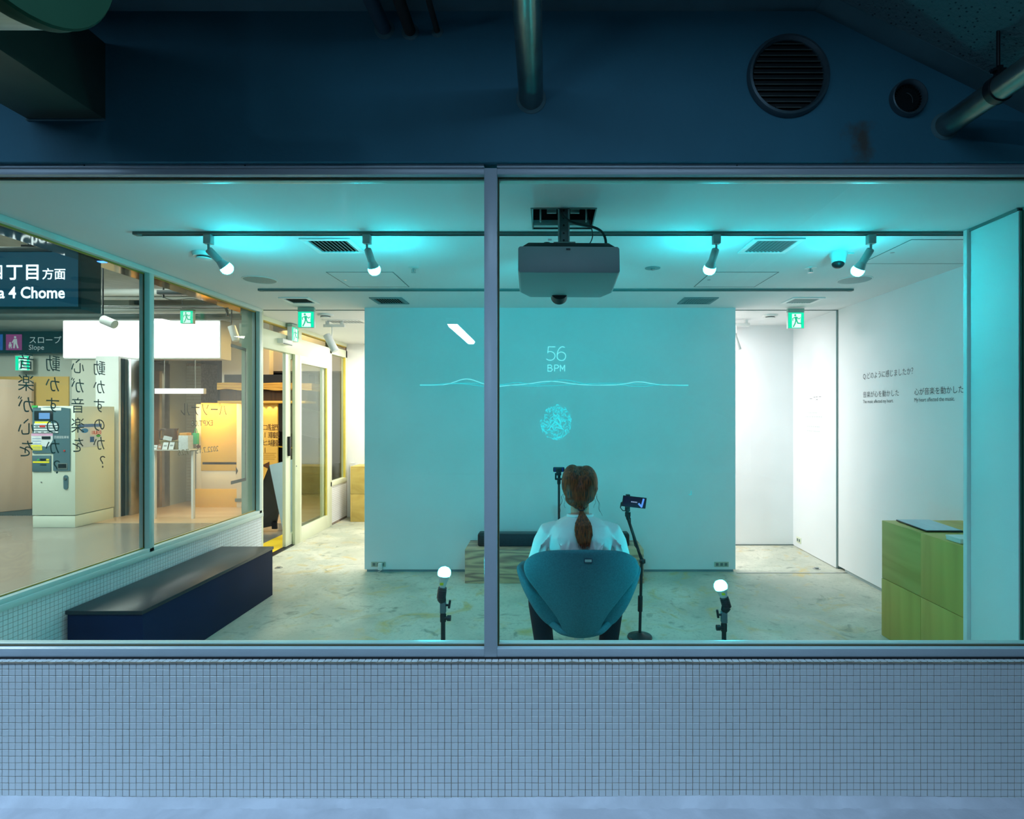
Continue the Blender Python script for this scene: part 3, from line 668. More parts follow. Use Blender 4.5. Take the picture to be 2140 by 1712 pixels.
exit_sign(Fr((-2.70, 5.90, 2.39), (0, 1, 0), (0, 0, 1)), .15, 'green exit sign above the glass door, seen edge-on', .03, .05)
P = U(592, 714, 5.7)
t = thing('door_sensor', (-2.75, 5.7, 2.15), 'small white motion sensor box on the header above the glass door', 'sensor')
MB().box(-2.762, -2.70, 5.63, 5.85, 2.16, 2.21).build('housing', M['whitep'], t, bevel=.005)
MB().box(-2.705, -2.698, 5.65, 5.83, 2.155, 2.163).build('lens_strip', M['grille'], t)
# ---- projector
d1 = 2.376
t = thing('projector', (.1, 2.5, 2.1), 'grey ceiling projector seen from behind and below with black lens', 'projector')
pm = mat('projector_shell', (.30, .36, .36), .45, noise=(7, .05))
# shell: rear face near the glass, tipped down towards the screen
a = math.radians(9.0); cy, sy = math.cos(a), math.sin(a); yaw = math.radians(1.2)
R = Matrix.Rotation(yaw, 4, 'Z') @ Matrix.Rotation(-a, 4, 'X')
O = Vector((.096, 2.376, 2.053))
def pj(x, y, z): return O + R @ Vector((x, y, z))
W2, H, Dp = .221, .122, .305
def ring(y, w, h0, h1, c):
    return [pj(*p) for p in ((-w+c, y, h0), (w-c, y, h0), (w, y, h0+c), (w, y, h1-c), (w-c, y, h1), (-w+c, y, h1), (-w, y, h1-c), (-w, y, h0+c))]
MB().loft([ring(0, W2, .0, H, .008), ring(Dp-.07, W2, 0, H, .008), ring(Dp, W2*.86, .004, H-.01, .02)]).build('shell', pm, t, bevel=.004)
MB().hexa([pj(-W2*.93, .002, H-.002), pj(W2*.93, .002, H-.002), pj(W2*.8, .08, H-.002), pj(-W2*.8, .08, H-.002), pj(-W2*.80, .02, H+.026), pj(W2*.80, .02, H+.026), pj(W2*.76, .09, H+.026), pj(-W2*.76, .09, H+.026)]).build('cable_cover', M['black'], t, bevel=.003)
MB().cyl(pj(-.03, Dp-.03, .02), pj(-.03, Dp+.02, .012), .04, n=28).build('lens', M['black'], t, smooth=True)
MB().hexa([pj(-.012, -.0015, H-.018), pj(.006, -.0015, H-.018), pj(.006, .001, H-.018), pj(-.012, .001, H-.018), pj(-.012, -.0015, H-.010), pj(.006, -.0015, H-.010), pj(.006, .001, H-.010), pj(-.012, .001, H-.010)]).build('receiver_window', M['black'], t)
MB().box(.005, .02, 2.388, 2.39, 2.196, 2.203).build('rating_label', M['whitep'], t)
t = thing('projector_mount', (.08, 2.62, 2.2), 'metal ceiling bracket and pole holding the projector', 'mount')
MB().box(.052, .060, 2.56, 2.60, 2.22, 2.5).box(.098, .106, 2.56, 2.60, 2.22, 2.5).box(.06, .098, 2.592, 2.60, 2.22, 2.5).build('pole', M['lampwh'], t, bevel=.001)
hm = MB()
for k in range(5): hm.cyl((.079, 2.588, 2.26+k*.035), (.079, 2.593, 2.26+k*.035), .005, n=10)
hm.build('bolt_hole', M['black'], t, kind='stuff')
MB().box(.03, .13, 2.50, 2.62, 2.205, 2.226).build('plate', M['lampwh'], t, bevel=.002)
MB().cyl((.0, 2.55, 2.20), (.0, 2.55, 2.235), .016, n=18).build('knob', M['black'], t, smooth=True)
MB().box(.0, .045, 2.62, 2.63, 2.40, 2.52).build('bracket_plate', M['lampwh'], t, bevel=.001)
MB().box(.112, .155, 2.62, 2.63, 2.40, 2.52).build('bracket_plate', M['lampwh'], t, bevel=.001)
MB().box(-.068, .225, 2.80, 2.835, 2.402, 2.43).build('cross_bar', M['lampwh'], t, bevel=.001)
# opening cut for the mount: recess lined in black as painted shade
t = thing('ceiling_opening', (.077, 2.7, 2.4), 'dark square opening in the ceiling above the projector', 'opening')
e = MB()
for a_, b_, c_, d_ in ((-.076, .233, 2.556, 2.562), (-.076, .233, 2.842, 2.848), (-.076, -.070, 2.562, 2.842), (.227, .233, 2.562, 2.842)): e.box(a_, b_, c_, d_, 2.3965, 2.402)
e.build('edge_frame', M['rail'], t)
MB().box(-.075, -.07, 2.56, 2.845, 2.402, 2.8).box(.227, .232, 2.56, 2.845, 2.402, 2.8).box(-.07, .227, 2.557, 2.562, 2.402, 2.8).box(-.07, .227, 2.842, 2.847, 2.402, 2.8).box(-.075, .232, 2.557, 2.847, 2.8, 2.81).build('recess', M['void'], t)
for x in (-.03, .185): MB().cyl((x, 2.60, 2.45), (x, 2.60, 2.35), .004, n=10).build('threaded_rod', M['steel'], t, smooth=True)
MB().tube(bez((.06, 2.57, 2.40), (.10, 2.55, 2.27), (.26, 2.45, 2.33), (.262, 2.44, 2.195), 20), .006, 10).build('power_cable', M['black'], None, smooth=True, label='thick black cable looping from the ceiling opening to the projector', cat='cable')
MB().tube(bez((.19, 2.62, 2.40), (.20, 2.56, 2.30), (.235, 2.52, 2.27), (.18, 2.47, 2.19), 16), .0025, 8).build('signal_cable', M['black'], None, smooth=True, label='thin black cable beside the thick one above the projector', cat='cable')
# ---- bulb stands in front
def bulbstand(px, bpx, bpy, spx, spy, label, group, s):
    d = 2.8
    X = (px-1143)*d/1150; B = U(bpx, bpy, d); Sx = U(spx, spy, d)
    t = thing('bulb_stand', (X, d, 0), label, 'lamp', group)
    zt = Sx.z-.035
    MB().lathe([(.12, 0), (.12, .008), (.02, .018), (.016, .03)], (X, d, 0), n=32).build('base', M['blackm'], t, smooth=True)
    MB().cyl((X, d, .01), (X, d, zt-.10), .0115).build('pole', M['blackm'], t, smooth=True)
    MB().lathe([(.0145, 0), (.0155, .004), (.0155, .036), (.0135, .042)], (X, d, zt-.105), n=20).build('clamp', M['black'], t, smooth=True)
    MB().cyl((X, d-.005, zt-.085), (X+.034*s, d-.005, zt-.085), .009).cyl((X+.022*s, d-.005, zt-.085), (X+.04*s, d-.005, zt-.085), .0145).build('knob', M['black'], t, smooth=True)
    MB().box(X-.014, X+.014, d-.014, d+.014, zt-.06, zt-.005).build('swivel', M['grille'], t, bevel=.002)
    MB().cyl((X, d, zt-.02), (X+.03*s, d-.003, zt-.02), .006).cyl((X+.03*s, d-.003, zt-.035), (X+.036*s, d-.003, zt+.005), .006).build('wing_screw', M['black'], t, smooth=True)
    ax = (B-Sx).normalized()
    J = Vector((X, d, zt-.005))
    MB().tube([J, J+(Sx-J)*.35+Vector((-.004*s, 0, 0)), Sx-ax*.015], [.017, .022, .022], 20).build('elbow', M['black'], t, smooth=True)
    rib = [(.0215, -.02)]
    for k in range(7): rib += [(.0235, -.018+k*.0065), (.0215, -.0145+k*.0065)]
    rib += [(.0225, .032), (.019, .036)]
    MB().lathe(rib, Sx, ax, 24).build('lamp_socket', M['black'], t, smooth=True)
    bulb(t, B-ax*.082, ax)
    MB().hexa([Sx+ax*h_+Vector((x_, -r_, 0)) for h_, r_, x_ in ((.052, .0225, -.012), (.052, .0225, .006), (.052, .0215, .006), (.052, .0215, -.012), (.066, .0275, -.012), (.066, .0275, .006), (.066, .0265, .006), (.066, .0265, -.012))]).build('rating_sticker', mat('yellow_green_sticker', (.7, .75, .02), .5, noise=(9, .1)), t)
    return t
gs = 'cyan bulb stands on the floor'
bulbstand(926, 929, 1194, 923, 1242, 'black floor stand with a cyan bulb left of the mullion', gs, 1)
bulbstand(1513, 1505, 1222, 1517, 1262, 'black floor stand with a cyan bulb right of the chair', gs, -1)
# ---- webcam stand behind the sitter
X = .094; d = 4.3
t = thing('webcam_stand', (X, d, 0), 'thin black stand rising behind the left shoulder of the seated person', 'stand')
MB().lathe([(.10, 0), (.10, .008), (.02, .02), (.012, .04)], (X, d, 0), n=30).build('base', M['blackm'], t, smooth=True)
MB().cyl((X, d, .02), (X, d, .92), .009).build('pole', M['blackm'], t, smooth=True)
MB().lathe([(.010, 0), (.014, .01), (.014, .035), (.010, .04)], (X, d, .885), n=18).build('collar', M['black'], t, smooth=True)
MB().box(X-.028, X+.022, d-.01, d+.01, .922, .936).box(X-.032, X-.018, d-.012, d+.012, .925, .975).box(X+.026, X+.034, d-.008, d+.008, .915, .94).box(X-.01, X+.012, d-.008, d+.008, .936, .96).build('tilt_head', M['black'], t, bevel=.002)
t = thing('webcam', (X, d, .96), 'black webcam with blue glints on top of the thin stand', 'camera')
MB().box(X-.046, X+.044, d-.02, d+.02, .985, 1.022).build('body', M['black'], t, bevel=.008)
MB().box(X-.022, X+.018, d-.018, d+.015, .958, .99).build('clip', M['black'], t, bevel=.003)
MB().box(X-.034, X-.031, d-.0215, d-.019, .988, 1.02).box(X+.026, X+.031, d-.0215, d-.019, .988, 1.02).build('glint_strip', mat('painted_blue_glint', (.01, .02, .5), .2, noise=(9, .1)), t)  # blue glints put into the colour of two thin strips
# ---- phone stand
d = 3.54; X = .597
t = thing('phone_stand', (X, d, 0), 'black boom stand on a round base at the right of the chair', 'stand')
MB().lathe([(.078, 0), (.080, .006), (.076, .014), (.03, .024), (.016, .034)], (X, d, 0), n=36).build('base', M['blackm'], t, smooth=True)
MB().cyl((X, d, .02), (X+.012, d, .49), .0095).build('pole', M['blackm'], t, smooth=True)
MB().cyl((X+.002, d, .17), (X+.004, d, .27), .0155).build('height_grip', M['black'], t, smooth=True, bevel=.002)
MB().cyl((X+.004, d, .492), (X+.034, d, .492), .014).ball((X+.016, d, .492), .02).build('boom_joint', M['black'], t, smooth=True)
MB().cyl((X+.012, d, .50), (.518, d-.02, .772), .0095).build('boom', M['blackm'], t, smooth=True)
MB().cyl((.521, d-.02, .765), (.515, d-.02, .805), .013, .017).box(.500, .507, d-.03, d-.01, .785, .812).box(.528, .534, d-.03, d-.01, .785, .812).build('boom_head', M['black'], t, bevel=.001)
MB().tube([(.52, d-.035, .80), (.531, d-.04, .775), (.535, d-.035, .71), (.56, d-.03, .60), (.60, d-.02, .545), (.617, d, .505)], .0028, 8).build('cable', M['black'], t, smooth=True)
MB().cyl((.512, d-.02, .80), (.516, d-.02, .828), .011).box(.50, .53, d-.032, d-.006, .818, .846).box(.505, .53, d-.035, d-.005, .915, .925).box(.505, .53, d-.035, d-.030, .84, .846).build('phone_clamp', M['black'], t, bevel=.001)
MB().tube([(.515, d-.02, .818), (.485, d-.02, .822), (.47, d-.02, .84), (.478, d-.02, .87), (.487, d-.02, .875)], [.003]*3+[.007]*2, 8).build('side_cable', M['black'], t, smooth=True)
t = thing('smartphone', (.56, d-.03, .84), 'black smartphone held sideways on the boom stand', 'phone')
F = Fr((.557, d-.03, .878), (1, .12, -.13), (.16, 0, 1)); F.u = (F.u-F.r*F.u.dot(F.r)).normalized(); F.n = F.r.cross(F.u)
MB().fbox(F, -.078, .078, -.035, .035, -.004, .004).build('body', M['black'], t, bevel=.003)
MB().fbox(F, -.073, .073, -.032, .032, .004, .0046).build('screen', mat('phone_screen', (.003, .003, .01), .12, emit=(.01, .01, .04), es=.5), t)
blu = lamp('blue_screen_mark', (.12, .35, 1), .9)
m_ = MB().fstroke(F, [(.030, -.008), (.050, -.024), (.057, .024)], .012, .0047, .0053)
m_.build('screen_mark', blu, t)
wt = MB()
for k, (a0, a1) in enumerate(((-.022, -.012), (-.010, .0), (.002, .011), (.013, .018))): wt.fbox(F, a0, a1, -.003, .004, .0047, .0053)
wt.build('screen_caption', lamp('caption_light', (.4, .55, .9), .6), t)
# ---- projected picture on the screen wall
pj_l = lamp('projected_line', (.2, .95, 1), 1.1); pj_d = lamp('projected_faint_line', (.05, .8, .9), .85)
t = thing('projected_picture', (.05, 4.995, .7), 'projected pulse reading, wavy line and round figure on the screen wall', 'projection')
FP = Fr((0, 4.9995, 1.45))
def Q(px, py): return ((px-1143)*5/1150, (862-py)*5/1150)
q = lambda L: [Q(*p) for p in L]
num = MB()
W = .0050
num.fstroke(FP, q([(1160, 725), (1146, 725), (1144.5, 738)]+[(1149.5+10.5*math.cos(a), 744-9.2*math.sin(a)) for a in [math.radians(v) for v in range(118, -151, -18)]]), W)
num.fstroke(FP, q([(1180, 726), (1176, 724.6), (1172, 725.6), (1168.5, 728.8), (1166, 733.5), (1164.6, 739), (1164.2, 744.5)]), W)
num.fstroke(FP, q([(1173.2+9*math.cos(2*PI*k/22), 744.8+9*math.sin(2*PI*k/22)) for k in range(22)]), W, closed=True)
num.build('pulse_number', pj_l, t)
bp = MB(); W = .0048
bp.fstroke(FP, q([(1145, 776), (1145, 763), (1151, 763), (1153, 766), (1151, 769), (1146, 769), (1152, 769.5), (1154.5, 772.5), (1152, 776)]), W, closed=True)
bp.fstroke(FP, q([(1159, 776), (1159, 763), (1165, 763), (1168, 766.5), (1165, 770), (1159, 770)]), W)
bp.fstroke(FP, q([(1171, 776), (1171, 763), (1175.5, 772), (1180, 763), (1180, 776)]), W)
bp.build('unit_caption', pj_l, t)
def wave(f, w): 
    mb = MB(); mb.fstroke(FP, q([(x, f(x)) for x in range(878, 1444, 8)]), w); return mb
g_ = lambda x, c, s: math.exp(-((x-c)/s)**2)
env = lambda x: min(1, (x-872)/60, (1450-x)/60)
wave(lambda x: 805-env(x)*(13*g_(x, 975, 30)+8*g_(x, 1150, 45)+7*g_(x, 1335, 30)-3*g_(x, 1040, 20)), .0045).build('wave_line', pj_l, t)
wave(lambda x: 806-env(x)*(4*g_(x, 930, 40)+10*g_(x, 1175, 60)+4*g_(x, 1080, 25)+2*math.sin(x*.06)), .0035).build('wave_line', pj_d, t)
wave(lambda x: 804-env(x)*(3*math.sin(x*.021)+2.5*g_(x, 1380, 40)), .003).build('wave_line', pj_d, t)
rs = random.Random(4); br = MB()
c0 = Q(1162, 883)
for k in range(420):
    a = rs.uniform(0, 2*PI); rr = rs.choice((rs.uniform(.88, 1), rs.uniform(.05, .9), rs.uniform(.3, .95)))
    if rr > .85 and 2.3 < (a % (2*PI)) < 2.9: continue
    x = c0[0]+.142*rr*math.cos(a); z = c0[1]+.158*rr*math.sin(a); L = rs.uniform(.008, .03)
    b2 = a+PI/2+rs.uniform(-.9, .9) if rr > .7 else rs.uniform(0, PI)
    br.fstroke(FP, [(x, z), (x+L*.5*math.cos(b2), z+L*.5*math.sin(b2)), (x+L*math.cos(b2+.5), z+L*math.sin(b2+.5))], rs.uniform(.0012, .0026), 0, .0015)
br.fstroke(FP, q([(1162, 868), (1172, 884), (1168, 872)]), .005).fstroke(FP, q([(1148, 897), (1160, 880), (1176, 897), (1162, 893)]), .005)
br.build('round_figure', lamp('projected_figure', (.05, .88, .98), 1.0), t, kind='stuff')
MB().fstroke(FP, q([(1444, 1026), (1444.5, 1034), (1439, 1034)]), .004).build('corner_mark', pj_d, t)
# ---- lettering on the right wall
t = thing('wall_lettering', (2.698, 4.2, 1.5), 'black question and two answers lettered on the white right wall', 'lettering')
F = Fr((2.70, 0, 0), (0, -1, 0), (0, 0, 1))
text('Q:どのように感じましたか？', F, .060, M['ink'], 'question_line', t, -4.70, 1.735, sx=.86)
text('音楽が心を動かした', F, .055, M['ink'], 'answer_line', t, -4.70, 1.580, sx=.98)
text('The music affected my heart.', F, .040, M['ink'], 'answer_caption', t, -4.70, 1.528, sx=.88)
text('心が音楽を動かした', F, .055, M['ink'], 'answer_line', t, -4.045, 1.580, sx=.98)
text('My heart affected the music.', F, .040, M['ink'], 'answer_caption', t, -4.045, 1.528, sx=.88)
t = thing('wall_caption', (2.684, 5.55, 1.3), 'faint grey lines of text on the bright right corridor wall', 'lettering')
F = Fr((2.685, 0, 0), (0, -1, 0), (0, 0, 1)); rr = random.Random(3)
fg = mat('faint_grey_print', (.62, .64, .62), .7, noise=(20, .05)); dk = mat('dark_print', (.2, .2, .2), .7, noise=(20, .05)); a_ = MB()
for y, z, L in ((-5.62, 1.585, .05), (-5.54, 1.60, .035), (-5.49, 1.60, .03), (-5.49, 1.575, .035), (-5.43, 1.60, .04)): a_.fbox(F, y, y+L, z, z+.006, 0, .001)
a_.build('heading_strokes', dk, t)
b_ = MB()
for z, y0, y1 in ((1.44, -5.66, -5.46), (1.40, -5.72, -5.36), (1.30, -5.68, -5.42), (1.255, -5.68, -5.42)):
    y = y0
    while y < y1:
        L = rr.uniform(.015, .04); b_.fbox(F, y, min(y+L, y1), z, z+.012, 0, .001); y += L+.012
b_.build('text_lines', fg, t)
# ================================================================ CHAIR AND PERSON
def evalmesh(o, name, m, parent, label=None):
    dg = bpy.context.evaluated_depsgraph_get(); dg.update()
    me = bpy.data.meshes.new_from_object(o.evaluated_get(dg)); me.name = name
    me.materials.clear(); me.materials.append(m)
    me.polygons.foreach_set('use_smooth', [True]*len(me.polygons))
    bpy.data.objects.remove(o)
    n = bpy.data.objects.new(name, me); C.objects.link(n); n.parent = parent; WL[n.name] = Vector(wl(parent))
    if label: n['label'] = label
    return n
def fuse(mb, name, m, parent, voxel=.007, smooth=6, label=None):
    o = mb.build('temp', None, parent)
    r = o.modifiers.new('r', 'REMESH'); r.mode = 'VOXEL'; r.voxel_size = voxel
    s_ = o.modifiers.new('s', 'SMOOTH'); s_.iterations = smooth; s_.factor = .5
    return evalmesh(o, name, m, parent, label)
def shellpart(rows, name, m, parent, thick=.035, lv=2, bev=None):
    o = MB().grid(rows).build('temp', None, parent)
    so = o.modifiers.new('so', 'SOLIDIFY'); so.thickness = thick; so.offset = 0
    ss = o.modifiers.new('ss', 'SUBSURF'); ss.levels = lv; ss.render_levels = lv
    return evalmesh(o, name, m, parent)
XC = .18
fab = mat('grey_blue_wool', (.03, .145, .185), .85, noise=(140, .25), bump=(300, .12))
ch = thing('lounge_chair', (XC, 3.05, 0), 'grey-blue upholstered swivel lounge chair with curved shell, seen from behind', 'chair')
def sm(a, b, t): return a+(b-a)*t
def interp(tab, t):
    for (t0, v0), (t1, v1) in zip(tab, tab[1:]):
        if t <= t1: return v0+(v1-v0)*(t-t0)/(t1-t0)
    return tab[-1][1]
HW = [(0, .085), (.15, .100), (.30, .133), (.54, .208), (.75, .276), (.85, .298), (.93, .300), (1, .286)]
YC = [(0, 2.90), (.15, 2.868), (.35, 2.836), (.6, 2.81), (.8, 2.795), (1, 2.80)]
rows = []
for i in range(15):
    v = i/14; r = []
    for j in range(17):
        t_ = -1+2*j/16; zt = .752-.028*t_**2-.055*abs(t_)**7
        r.append((XC+t_*interp(HW, v), interp(YC, v)+.10*abs(t_)**2.2*(.35+.65*v), sm(.272, zt, v)))
    rows.append(r)
shellpart(rows, 'backrest', fab, ch, .042)
for s_ in (-1, 1):
    low = [(0, (.03, 2.99, .292)), (.3, (.15, 2.97, .292)), (.6, (.226, 3.07, .345)), (1, (.255, 3.38, .40))]
    mid = [(0, (.05, 2.985, .306)), (.3, (.238, 2.985, .39)), (.6, (.305, 3.09, .475)), (1, (.30, 3.42, .46))]
    up_ = [(0, (.06, 2.99, .325)), (.3, (.262, 3.0, .49)), (.6, (.342, 3.10, .588)), (1, (.325, 3.42, .53))]
    rows = []
    for k in range(9):
        b_ = k/8; r = []
        for i in range(13):
            a_ = i/12
            def at(tab):
                for (t0, p0), (t1, p1) in zip(tab, tab[1:]):
                    if a_ <= t1+1e-9:
                        return Vector(p0).lerp(Vector(p1), (a_-t0)/(t1-t0))
            L, M_, Uu = at(low), at(mid), at(up_)
            p = L*(1-b_)**2 + (M_*2-(L+Uu)*.5)*2*b_*(1-b_) + Uu*b_*b_
            r.append((XC+s_*p.x, p.y, p.z))
        rows.append(r)
    shellpart(rows, 'armrest', fab, ch, .036)
bowl = []
for i in range(9):
    u = i/8; y = sm(2.885, 3.42, u); zc = interp([(0, .276), (.3, .264), (.7, .295), (1, .345)], u); hw = interp([(0, .10), (.12, .155), (.3, .215), (.6, .25), (1, .24)], u)
    bowl.append([(XC+t_*hw, y, zc+.07*t_*t_*min(1, .25+u*2.5)) for t_ in [-1+2*j/10 for j in range(11)]])
shellpart(bowl, 'seat_shell', fab, ch, .04)
cu = MB().ball((XC, 3.18, .335), .235, .25, .045, 28, 12); cu.build('seat_cushion', fab, ch, smooth=True)
MB().cyl((XC, 3.04, .06), (XC, 3.04, .285), .026, n=24).lathe([(.026, 0), (.06, .012), (.075, .02), (.075, .028)], (XC, 3.04, .245), n=28).build('pedestal', M['steel'], ch, smooth=True)
for k in range(4):
    a_ = PI/4+k*PI/2; e = Vector((math.cos(a_), math.sin(a_), 0)); o_ = Vector((XC, 3.04, 0))
    MB().tube([o_+Vector((0, 0, .075))+e*.01, o_+e*.15+Vector((0, 0, .055)), o_+e*.30+Vector((0, 0, .02))], [.022, .018, .011], 14).build('foot', M['steel'], ch, smooth=True)
F = Fr((.208, 2.7705, .702), (1, 0, 0), (0, 0, 1))
MB().fbox(F, -.021, .021, -.0105, .0105, 0, .0015).build('maker_label', mat('label_edge', (.01, .02, .06), .6, noise=(9, .1)), ch)
MB().fbox(F, -.017, .017, -.006, .0075, .0015, .0022).build('label_face', mat('pale_label', (.35, .5, .5), .6, noise=(60, .2)), ch)
# ---- person
skin = mat('skin', (.55, .33, .23), .5, noise=(12, .1))
ps = thing('person', (XC, 3.05, 0), 'seated person with brown ponytail and white T-shirt, back to the window', 'person')
def X_(x, y, z): return Vector((XC+x, y, z))
b = MB()
b.ball(X_(0, 3.05, .47), .15, .12, .11).ball(X_(0, 3.02, .59), .12, .095, .14).ball(X_(0, 3.0, .72), .14, .10, .13)
b.tube([X_(-.15, 3.0, .805), X_(0, 2.995, .825), X_(.15, 3.0, .805)], [.04, .055, .04])
b.tube([X_(0, 2.99, .80), X_(0, 3.0, .88), X_(0, 3.02, .97)], [.06, .05, .05], 16)
b.ball(X_(0, 3.04, 1.045), .074, .092, .105).ball(X_(0, 3.085, .985), .050, .045, .045)
b.tube([X_(0, 3.125, 1.06), X_(0, 3.142, 1.025), X_(0, 3.13, 1.015)], [.008, .013, .009], 10)
b.tube([X_(-.022, 3.117, .985), X_(0, 3.127, .987), X_(.022, 3.117, .985)], [.006, .009, .006], 10)
for s_ in (-1, 1):
    b.ball(X_(s_*.076, 3.035, 1.03), .010, .017, .028)
    b.tube([X_(s_*.16, 3.0, .80), X_(s_*.195, 3.02, .70), X_(s_*.225, 3.07, .575), X_(s_*.20, 3.17, .535), X_(s_*.145, 3.29, .52)], [.046, .041, .036, .036, .025], 14)
    b.ball(X_(s_*.125, 3.335, .518), .036, .045, .016)
    for k, (fx, L) in enumerate(((-.027, .065), (-.009, .074), (.009, .070), (.026, .055))):
        p0 = X_(s_*.125+fx*-s_, 3.365, .52); b.tube([p0, p0+Vector((-s_*.006, L*.5, .004)), p0+Vector((-s_*.010, L*.85, -.010)), p0+Vector((-s_*.012, L, -.022))], [.0095, .009, .008, .0065], 10)
    p0 = X_(s_*.095, 3.315, .518); b.tube([p0, p0+Vector((-s_*.025, .022, .002)), p0+Vector((-s_*.034, .048, -.004))], [.011, .010, .008], 10)
    b.tube([X_(s_*.09, 3.06, .455), X_(s_*.16, 3.24, .455), X_(s_*.235, 3.43, .445)], [.078, .068, .055], 16)
    b.tube([X_(s_*.235, 3.43, .445), X_(s_*.222, 3.40, .28), X_(s_*.195, 3.38, .08)], [.053, .047, .032], 16)
    b.tube([X_(s_*.195, 3.36, .045), X_(s_*.205, 3.44, .04), X_(s_*.215, 3.52, .03)], [.032, .033, .022], 12)
fuse(b, 'body', skin, ps, .005, 3)
tee = mat('white_cotton', (.72, .75, .74), .85, noise=(9, .05), bump=(26, .35))
sh = MB()
def ell(z, rx, ry, cy, n=36, p=2.3):
    out = []
    for k in range(n):
        a_ = 2*PI*k/n; c_, s2 = math.cos(a_), math.sin(a_)
        wr = 1+.018*math.sin(a_*7+z*30)+.012*math.sin(a_*13-z*55)
        out.append(X_(rx*wr*math.copysign(abs(c_)**(2/p), c_), cy-3+3+ry*wr*math.copysign(abs(s2)**(2/p), s2), z))
    return out
sh.loft([ell(.43, .185, .145, 3.05), ell(.52, .185, .135, 3.03), ell(.62, .178, .13, 3.01), ell(.72, .182, .135, 2.995), ell(.79, .182, .125, 2.99), ell(.84, .155, .10, 2.992), ell(.868, .11, .078, 2.995), ell(.888, .068, .062, 3.0)])
for s_ in (-1, 1):
    sh.tube([X_(s_*.12, 2.995, .815), X_(s_*.168, 3.0, .795), X_(s_*.196, 3.01, .74), X_(s_*.215, 3.03, .665), X_(s_*.228, 3.05, .61)], [.05, .062, .060, .060, .064], 18)
    for k in range(5):   # folds running from the armpit
        sh.tube([X_(s_*(.165+.012*k), 2.925-.004*k, .80-.012*k), X_(s_*(.19+.012*k), 2.925+.01*k, .70-.01*k), X_(s_*(.20+.014*k), 2.95+.02*k, .61)], [.004, .008, .006], 8)
    sh.tube([X_(s_*.13, 2.872, .79), X_(s_*.10, 2.862, .73), X_(s_*.11, 2.862, .64)], [.001, .011, .007], 8)
    sh.tube([X_(s_*.05, 2.875, .80), X_(s_*.07, 2.862, .74), X_(s_*.05, 2.862, .66)], [.001, .009, .005], 8)
fuse(sh, 't_shirt', tee, ps, .006, 9)
MB().tube([X_(.066*math.cos(2*PI*k/28), 3.0+.060*math.sin(2*PI*k/28), .889+.006*math.sin(2*PI*k/28+PI)) for k in range(28)], .0085, 10, closed=True).build('collar', tee, ps, smooth=True)
tr = MB().ball(X_(0, 3.06, .45), .175, .14, .095)
for s_ in (-1, 1):
    tr.tube([X_(s_*.09, 3.06, .455), X_(s_*.165, 3.24, .458), X_(s_*.24, 3.42, .448)], [.09, .082, .072], 18)
    tr.ball(X_(s_*.24, 3.43, .44), .072, .07, .072)
    tr.tube([X_(s_*.24, 3.43, .44), X_(s_*.226, 3.40, .26), X_(s_*.198, 3.38, .04)], [.072, .068, .060], 18)
fuse(tr, 'trousers', mat('dark_navy_cloth', (.004, .005, .016), .85, noise=(60, .3)), ps, .007, 5)
shoe = mat('dark_shoe', (.012, .012, .014), .4, noise=(20, .2))
for s_ in (-1, 1):
    f_ = MB().ball(X_(s_*.20, 3.38, .045), .043, .06, .042).ball(X_(s_*.21, 3.48, .035), .045, .075, .032).box(XC+s_*.207-.036, XC+s_*.207+.036, 3.335, 3.54, .003, .018)
    fuse(f_, 'shoe', shoe, ps, .006, 4)
def hairmat():
    m = mat('brown_hair', (.11, .045, .012), .5, spec=.3); nt = m.node_tree; bb = nt.nodes['Principled BSDF']
    tc = nt.nodes.new('ShaderNodeTexCoord'); mp = nt.nodes.new('ShaderNodeMapping'); mp.inputs['Scale'].default_value = (1, .5, .08)
    n = nt.nodes.new('ShaderNodeTexNoise'); n.inputs['Scale'].default_value = 230; n.inputs['Detail'].default_value = 3
    r = nt.nodes.new('ShaderNodeValToRGB'); r.color_ramp.elements[0].color = (.014, .004, .001, 1); r.color_ramp.elements[1].color = (.34, .062, .006, 1)
    r.color_ramp.elements[0].position = .35; r.color_ramp.elements[1].position = .7
    bu = nt.nodes.new('ShaderNodeBump'); bu.inputs['Strength'].default_value = .5; bu.inputs['Distance'].default_value = .003
    L = nt.links.new
    L(tc.outputs['Object'], mp.inputs[0]); L(mp.outputs[0], n.inputs['Vector']); L(n.outputs[0], r.inputs[0]); L(r.outputs[0], bb.inputs['Base Color']); L(n.outputs[0], bu.inputs['Height']); L(bu.outputs[0], bb.inputs['Normal'])
    return m
hm_ = hairmat()
h = MB().ball(X_(-.040, 3.015, 1.065), .061, .094, .100).ball(X_(.036, 3.015, 1.062), .064, .094, .098).ball(X_(0, 3.0, 1.03), .091, .082, .085).ball(X_(-.012, 2.985, .985), .070, .066, .050)
h.ball(X_(0, 2.965, .955), .045, .035, .030).ball(X_(0, 3.04, 1.098), .076, .090, .056)
for k in range(34):      # combed locks running from the parting to the tie
    a_ = -1+2*k/33; x = .086*math.sin(a_*PI/2)
    h.tube([X_(x*.42, 3.0, 1.155-.02*abs(a_)), X_(x*.98, 2.945+.055*abs(a_)**2, 1.10-.01*abs(a_)), X_(x*1.08, 2.925+.075*abs(a_)**2, 1.035), X_(x*.78, 2.93+.04*abs(a_)**2, .978), X_(x*.12, 2.937, .945)], [.003, .006, .007, .006, .004], 6)
fuse(h, 'hair', hm_, ps, .0038, 2)
pt = MB()
path = [(0, 2.935, .945, .014), (.003, 2.905, .925, .013), (.006, 2.880, .905, .024), (.008, 2.862, .875, .042), (.009, 2.852, .84, .048), (.010, 2.850, .805, .042), (.010, 2.850, .780, .030), (.010, 2.850, .765, .015)]
rings = []
